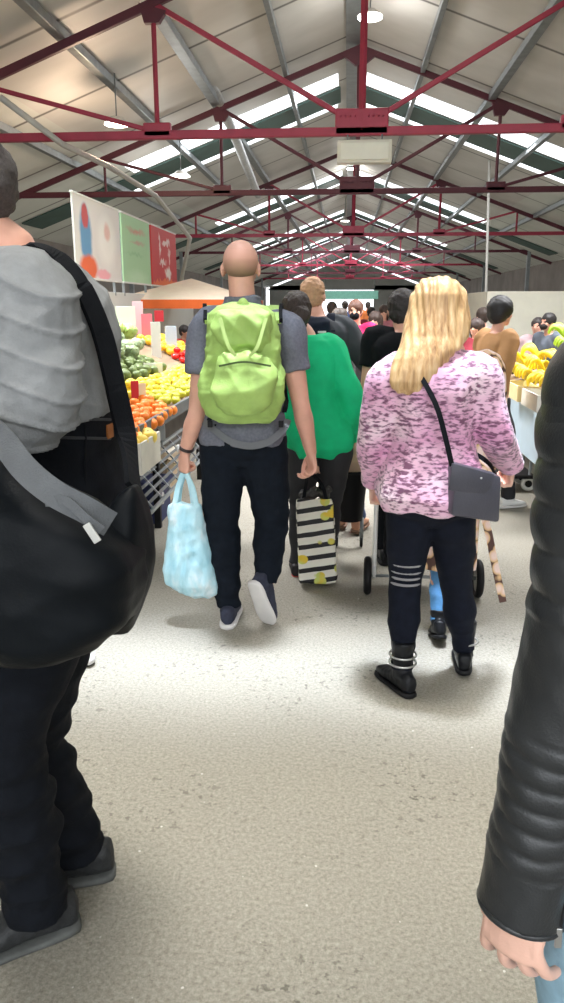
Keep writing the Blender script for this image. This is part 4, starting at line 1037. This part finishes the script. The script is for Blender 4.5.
def seat(o, p, rz=0.0, sc=1.0, tilt=0.0):
    o.location = p; o.rotation_euler = (tilt, 0, rz); o.scale = (sc, sc, sc)
def proto_round(name, label, cat, group, m, r, squash=.95, stem=True, bumpy=0.0, stem_m=None, pointed=0.0):
    mb = MB(); mb.ell((0, 0, 0), (r, r, r * squash), nu=18, nv=12)
    def d(v, n):
        out = n * 0; top = np.clip(v[:, 2] / r - .75, 0, 1); out[:, 2] -= top * r * .5
        if pointed:
            e = np.clip(np.abs(v[:, 0]) / r - .55, 0, 1); out[:, 0] += np.sign(v[:, 0]) * e * r * pointed
        if bumpy: out += n * (bumpy * (np.sin(v @ np.array([90, 40, 30])) * np.sin(v @ np.array([-30, 85, 50]) + 1)))[:, None]
        return out
    o = mb.build(name, m, None, disp=d); tag(o, label, cat, group)
    if stem:
        s_ = MB(); s_.cyl((0, 0, r * squash * .78), (.002, 0, r * squash * .98), r * .10, 8, r * .07); s_.build('stem', stem_m or mat('green_stem', (84, 104, 50), .7), o)
    return o
def heap(proto, x0, x1, y0, y1, step, layers=2, jit=.7, lift=0.0, f=stall_z, sc=(.88, 1.0), maxn=999):
    first, n, r = True, 0, step / 2
    for L in range(layers):
        ys = np.arange(y0 + r + L * r, y1 - L * r, step); xs = np.arange(x0 + r + L * r, x1 - L * r, step)
        for iy, y_ in enumerate(ys):
            for x_ in xs + (r * .5 if iy % 2 else -r * .5):
                if n >= maxn: return
                o = proto if first else copy_tree(proto); first = False; n += 1
                px_ = x_ + random.uniform(-jit, jit) * step * .4; py_ = y_ + random.uniform(-jit, jit) * step * .4
                seat(o, V(px_, py_, f(px_) + r * .95 + L * step * .72 + lift + random.uniform(-.1, .25) * r), random.uniform(0, 6.28), random.uniform(*sc), random.uniform(-.4, .4))
orange_m = mat('orange_peel', (246, 132, 30), .45, var=.08, vs=25, bump=.2, bs=400)
lemon_m = mat('lemon_peel', (240, 214, 60), .4, var=.08, vs=25, bump=.2, bs=380)
limey_m = mat('greenish_lemon_peel', (206, 204, 60), .4, var=.1, vs=25, bump=.2, bs=380)
tomato_m = mat('tomato_skin', (224, 36, 34), .25, var=.08)
melon_m = mat('honeydew_skin', (236, 216, 110), .5, var=.1, vs=14)
dgreen_m = mat('dark_green_skin', (98, 116, 58), .5, var=.25, vs=30, bump=.3, bs=120)
greyg_m = mat('grey_green_leaf', (144, 160, 122), .6, var=.2, vs=16, bump=.4, bs=50)
cab_m = mat('pale_green_leaf', (178, 212, 118), .55, var=.2, vs=12, bump=.4, bs=40)
heap(proto_round('orange', 'round orange in the heap at the near front of the left stall', 'orange', 'oranges at the front of the left stall', orange_m, .041), -1.50, -1.27, 4.05, 5.5, .082, 2, maxn=56)
heap(proto_round('grapefruit', 'pale yellow fruit in the little pile in front of the oranges', 'grapefruit', 'pale yellow fruit below the oranges', mat('grapefruit_peel', (246, 214, 96), .45, var=.08, bump=.15, bs=300), .05), -1.345, -1.185, 4.25, 4.65, .080, 2, jit=.3, f=lambda x: .70, maxn=11)
heap(proto_round('lemon', 'ripe yellow lemon in the upper row of the left stall\'s citrus', 'lemon', 'yellow lemons on the left stall', lemon_m, .036, pointed=.5), -1.66, -1.50, 5.4, 8.0, .078, 2, maxn=70)
heap(proto_round('lemon', 'greenish lemon in the lower row beneath the yellow lemons', 'lemon', 'greenish lemons on the left stall', limey_m, .036, pointed=.5), -1.49, -1.30, 5.6, 7.8, .080, 1, maxn=54)
heap(proto_round('tomato', 'red tomato in the heap beside the bald man\'s left elbow', 'tomato', 'tomatoes on the left stall', tomato_m, .042, .8), -1.86, -1.55, 8.05, 9.0, .084, 2, maxn=50)
heap(proto_round('avocado', 'dark green avocado in the rows above the lemons', 'avocado', 'avocados on the left stall', dgreen_m, .045, 1.15, stem=False), -1.98, -1.70, 5.3, 8.0, .092, 1, maxn=60)
heap(proto_round('mango', 'yellow mango in the pile behind the tomatoes', 'mango', 'mangoes on the left stall', mat('mango_skin', (244, 196, 50), .4, var=.12), .05, .9), -2.25, -1.9, 8.2, 9.4, .10, 2, maxn=40)
heap(proto_round('pumpkin', 'orange pumpkin at the back of the left stall below the pink card', 'pumpkin', 'pumpkins at the back of the left stall', mat('pumpkin_skin', (236, 130, 48), .5, var=.1), .085, .7), -2.55, -2.3, 8.0, 9.0, .17, 2, maxn=11)
fb = thing('fruit_box', 'small pale box of yellow fruit fixed at the near front of the left stall', 'box', V(-1.265, 4.45, .56))
fbm = mat('pale_box_board', (206, 200, 186), .7, var=.1)
MB().box((-1.265, 4.45, .63), (.19, .46, .14)).build('box_base', fbm, fb, smooth=False, bevel=.004)
for d_, s_ in (((-.09, 0, 0), (.012, .46, .06)), ((.09, 0, 0), (.012, .46, .06)), ((0, -.225, 0), (.19, .012, .06)), ((0, .225, 0), (.19, .012, .06))): MB().box(V(-1.265, 4.45, .72) + V(*d_), s_).build('side', fbm, fb, smooth=False)
def leafy(name, label, group, m, r, n=9, seed=0):
    rs = random.Random(seed); mb = MB(); mb.ell((0, 0, 0), (r * .8, r * .8, r * .72))
    core = mb.build(name, m, None, disp=wrinkle(.006, 40, seed)); tag(core, label, 'vegetable', group)
    for i in range(n):
        a = 6.283 * i / n + rs.uniform(-.2, .2); u = V(math.cos(a), math.sin(a), 0); sd = V(-math.sin(a), math.cos(a), 0); rings = []
        for t in np.linspace(0, 1, 6):
            h = -.55 + 1.25 * t; w = r * .62 * math.sin(math.pi * (.2 + .72 * t)); c = u * (r * (.62 + .42 * math.sin(math.pi * t * .8))) + V(0, 0, h * r * .8)
            rings.append([c - sd * w - u * r * .18, c - u * .0, c + sd * w - u * r * .18, c - u * r * .06])
        lf = MB(); lf.loft(rings); lf.build('leaf', m, core, sub=1, disp=wrinkle(.005, 45, i))
    return core
heap(leafy('cauliflower', 'grey-green leafy head in the middle row of the left stall', 'grey-green leafy heads on the left stall', greyg_m, .10, 8, 1), -2.32, -2.0, 5.3, 7.9, .2, 1, maxn=22)
heap(leafy('cabbage', 'pale green cabbage along the top back row of the left stall', 'pale green cabbages on the left stall', cab_m, .115, 9, 2), -2.7, -2.34, 5.0, 8.0, .22, 2, maxn=30)
heap(leafy('lettuce', 'pale lettuce at the near end of the left stall', 'pale lettuces at the near end', mat('lettuce_leaf', (200, 214, 156), .6, var=.2, vs=14, bump=.3, bs=40), .09, 9, 3), -1.95, -1.55, 4.2, 5.2, .18, 1, maxn=10)

# price cards on sticks
def card(px, py, X, w, h, col, label, lean=0.0, stick=.25):
    d = _f + _r * ((px - 282) / FOC) + _u * ((501.5 - py) / FOC); p = V(0, 0, CAM_H) + d * (X / d.x)
    t = thing('price_card', label, 'price card', p - V(0, 0, h / 2), 'price cards on the left stall')
    nm = 'card_%d_%d_%d' % col
    ax = (V(.93, .36, 0), V(-.36, .93, 0), V(0, 0, 1))
    MB().box(p, (w, .006, h), ax).build('card', mat(nm, col, .5, var=.05), t, smooth=False, bevel=.002)
    MB().cyl(p - V(0, 0, h / 2 + stick) + V(0, .008, 0), p + V(0, .008, h * .3), .006, 8).build('stick', grey_steel, t)
card(126, 322, -2.3, .20, .32, (226, 226, 226), 'large white price card standing above the cabbages')
card(138, 318, -2.35, .12, .36, (238, 196, 204), 'tall pale pink price card right of the large white one')
card(147, 326, -2.2, .12, .26, (240, 120, 134), 'coral pink price card standing behind the white strip card')
card(156, 340, -1.95, .10, .36, (218, 218, 214), 'narrow white strip card standing above the avocados')
card(171, 338, -1.95, .13, .26, (178, 196, 212), 'pale blue price card just left of the stallholder')
card(159, 316, -2.4, .12, .14, (206, 50, 60), 'small red card on the stall under the orange canopy')
card(153, 368, -1.72, .17, .09, (240, 238, 226), 'white paper card lying against the avocados', stick=.03)
card(107, 357, -1.95, .10, .09, (240, 240, 232), 'small white card beside the grey sweater\'s back', stick=.05)
card(135, 392, -1.52, .055, .16, (196, 32, 48), 'red upright card with a black foot among the lemons', stick=.04)
card(141, 391, -1.48, .07, .11, (236, 230, 196), 'cream card left of the lemon row', stick=.04)
card(161, 425, -1.30, .055, .22, (196, 198, 202), 'tall translucent grey card right of the oranges', stick=.05)
card(142, 462, -1.22, .10, .12, (236, 236, 226), 'square white card tucked behind the slatted rack', stick=.02)
card(152, 446, -1.25, .06, .12, (220, 218, 206), 'small off-white card between the oranges and the rack', stick=.02)
def carton(px, py, Y_, d, col, label, spot=None):
    p = W(px, py, Y_); t = thing('carton', label, 'box', V(p.x, p.y, 0)); c = V(p.x, p.y, d[2] / 2)
    m_ = mat('carton_%d_%d_%d' % col, col, .7, var=.1)
    MB().box(c, d).build('carton_body', m_, t, smooth=False, bevel=.006)
    for s_ in (-1, 1): MB().box(c + V(s_ * d[0] * .62, 0, d[2] / 2 + .0), (d[0] * .3, d[1] * .96, .008), (V(.86, 0, -.5 * s_), V(0, 1, 0), V(.5 * s_, 0, .86))).build('flap', m_, t, smooth=False)
    if spot: MB().cyl(c + V(d[0] / 2, -d[1] * .2, .02), c + V(d[0] / 2 + .003, -d[1] * .2, .02), .045, 20).build('round_mark', white_paint, t)
carton(150, 520, 5.3, (.24, .34, .30), (46, 54, 92), 'navy carton with a round white mark under the left stall', True)
carton(158, 505, 5.9, (.26, .36, .34), (196, 176, 146), 'brown cardboard carton under the left stall behind the navy one')
carton(160, 502, 6.4, (.24, .36, .30), (214, 206, 190), 'pale carton farthest back under the left stall')

# ------------------------------------------------------------------ hanging banners and the orange canopy
def banner(y0, y1, label, m):
    c = V(-2.8, (y0 + y1) / 2, 2.22); t = thing('hanging_banner', label, 'banner', c, 'banners above the left stall')
    L = y1 - y0
    b = MB().box(c, (.02, L, .82)); b.build('printed_panel', m, t, smooth=False)
    for z_ in (-.415, .415): MB().box(c + V(0, 0, z_), (.032, L + .02, .022)).build('edge_bar', white_paint, t, smooth=False, bevel=.003)
    for q in (-.4, .4): MB().box((-2.84, c.y + q * L, 2.14), (.03, .03, 1.0)).build('support_post', grey_steel, t, smooth=False)
banner(7.95, 9.55, 'nearest hanging banner, white with a blue and an orange printed shape', patches('printed_white_banner', (226, 222, 218), [(-.45, .02, .22, .36, (96, 150, 190), 3), (-.45, .22, .12, .14, (190, 70, 70), 4), (-.40, -.30, .34, .15, (226, 100, 50), 3), (.28, .0, .42, .34, (242, 240, 234), 2), (.30, .12, .14, .12, (226, 190, 180), 2), (.1, -.36, .3, .07, (236, 170, 180), 3)], noise_amt=.3))
banner(9.65, 11.0, 'middle hanging banner, pale green with faint red lettering', patches('printed_green_banner', (172, 214, 168), [(.0, .24, .55, .05, (206, 150, 130), 1.2), (.05, .10, .45, .03, (200, 160, 140), 1.0), (-.1, -.05, .5, .03, (150, 200, 150), 1.2), (0, -.34, .7, .12, (190, 224, 186), 1.5)], noise_amt=.5))
banner(11.1, 12.7, 'farthest hanging banner, red with white swirls and an orange foot', patches('printed_red_banner', (206, 52, 52), [(-.3, .16, .05, .2, (240, 214, 210), 2), (.1, .22, .3, .05, (240, 214, 210), 2), (.3, .02, .06, .16, (240, 214, 210), 2), (-.15, -.08, .26, .05, (240, 214, 210), 2), (.2, -.22, .26, .09, (246, 236, 230), 2), (0, -.39, .9, .09, (236, 116, 50), 4)], noise_amt=1.2))
cp = W(192, 300, 11.5)
ca = thing('canopy', 'white and orange peaked canopy beyond the left stall', 'canopy', V(cp.x, cp.y, 0))
zr = W(192, 300, 11.5).z; zp = W(190, 284, 11.5).z; hx = .95
white_canvas = mat('pale_orange_canvas', (254, 232, 210), .7, var=.06); or_canvas = mat('orange_canvas', (238, 112, 48), .7, var=.08)
cs = [(cp.x + a * hx, cp.y + b * hx, zr) for a, b in ((-1, -1), (1, -1), (1, 1), (-1, 1))]
mb = MB(); mb.add(cs + [(cp.x, cp.y, zp + .08)] + [(x, y, z - .012) for x, y, z in cs] + [(cp.x, cp.y, zp + .068)], [(0, 1, 4), (1, 2, 4), (2, 3, 4), (3, 0, 4), (6, 5, 9), (7, 6, 9), (8, 7, 9), (5, 8, 9), (0, 5, 6, 1), (1, 6, 7, 2), (2, 7, 8, 3), (3, 8, 5, 0)])
mb.build('canopy_top', white_canvas, ca, smooth=False)
for i in range(4):
    a, b = Vector(cs[i]), Vector(cs[(i + 1) % 4]); MB().bar(a - V(0, 0, .06), b - V(0, 0, .06), .012, .12).build('valance', or_canvas, ca, smooth=False)
    MB().box((a.x, a.y, zr / 2), (.035, .035, zr)).build('pole', white_paint, ca, smooth=False)

# ------------------------------------------------------------------ right fruit stall
rs_ = thing('fruit_stall', 'fruit stall with a pale blue front panel behind the leather sleeve', 'market stall', V(2.1, 6.6, 0))
rz_ = lambda x: .80 + .22 * (x - 1.5)
slab(MB(), 1.5, 2.9, 5.4, 8.4, rz_).build('display_board', wood, rs_, smooth=False)
MB().box((1.51, 6.9, .56), (.03, 3.0, .5)).build('front_panel', mat('pale_blue_panel', (176, 196, 210), .5, var=.06), rs_, smooth=False, bevel=.004)
MB().box((2.2, 5.41, .45), (1.4, .03, .72)).build('end_panel', mat('pale_blue_panel', (176, 196, 210)), rs_, smooth=False, bevel=.004)
for x_, y_ in ((1.56, 5.5), (1.56, 8.3), (2.84, 5.5), (2.84, 8.3)): MB().box((x_, y_, .4), (.05, .05, .8)).build('leg', grey_steel, rs_, smooth=False)
def banana_bunch(m, tip, label, group):
    t = thing('banana_bunch', label, 'bananas', V(0, 0, 0), group)
    for i in range(6):
        a = -.55 + .22 * i; pts = []; R = []
        for q in np.linspace(0, 1, 7):
            th = q * 1.5; rr = .17
            p = V(rr * math.sin(th) * math.cos(a) - .08, rr * math.sin(th) * math.sin(a) * 1.1 + a * .06, .02 + .11 * math.sin(q * math.pi * .85)); pts.append(p); R.append(.019 * (math.sin(math.pi * min(.93, max(.1, q * .86 + .08))) ** .5))
        MB().tube(pts, R, 8, step=.02).build('banana', m, t)
    MB().ell((-.09, 0, .025), (.022, .04, .018)).build('crown', tip, t)
    return t
tipm = mat('brown_banana_crown', (104, 84, 50), .8)
def place_bunches(p0, spots, up=0.0):
    for i, (x, y, dz, rz) in enumerate(spots):
        o = p0 if i == 0 else copy_tree(p0); o.location = (x, y, rz_(x) + dz + up); o.rotation_euler = (random.uniform(-.2, .2), random.uniform(-.2, .2), rz)
ysp = [(1.53 + .2 * (i % 2), 5.6 + .26 * (i // 2), .02 + .10 * (i % 3 == 0), random.uniform(-.6, .6) + 3.1) for i in range(18)]
place_bunches(banana_bunch(mat('ripe_banana', (242, 212, 46), .45, var=.08), tipm, 'ripe yellow banana bunch along the aisle edge of the right stall', 'yellow banana bunches'), ysp, .05)
gsp = [(1.98 + .2 * (i % 3), 5.6 + .27 * (i // 3), .06 + .12 * (i % 2), random.uniform(-.6, .6) + 3.1) for i in range(24)]
place_bunches(banana_bunch(mat('green_banana', (156, 196, 62), .45, var=.12), tipm, 'green banana bunch in the pile behind the yellow ones', 'green banana bunches'), gsp, .12)
heap(proto_round('rockmelon', 'pale yellow-green melon at the back of the right stall', 'melon', 'melons at the back of the right stall', mat('melon_rind', (222, 222, 130), .6, var=.15, vs=30), .085, .95), 2.5, 2.88, 5.5, 8.3, .17, 2, f=lambda x: rz_(x) + .18, maxn=44)
def tray(y, label, col):
    t = thing('produce_tray', label, 'tray', V(1.42, y, .0)); c = V(1.45, y, .84); m_ = mat('tray_%d_%d_%d' % col, col, .6, var=.06)
    MB().box(c + V(0, 0, -.06), (.16, .5, .012)).build('tray_base', m_, t, smooth=False)
    for d_, s_ in (((-.08, 0, 0), (.012, .5, .12)), ((.08, 0, 0), (.012, .5, .12)), ((0, -.25, 0), (.16, .012, .12)), ((0, .25, 0), (.16, .012, .12))): MB().box(c + V(*d_), s_).build('side', m_, t, smooth=False)
tray(5.8, 'white produce tray hung on the near front of the right stall', (230, 228, 218)); tray(6.45, 'cream produce tray hung farther along the front of the right stall', (236, 222, 170))
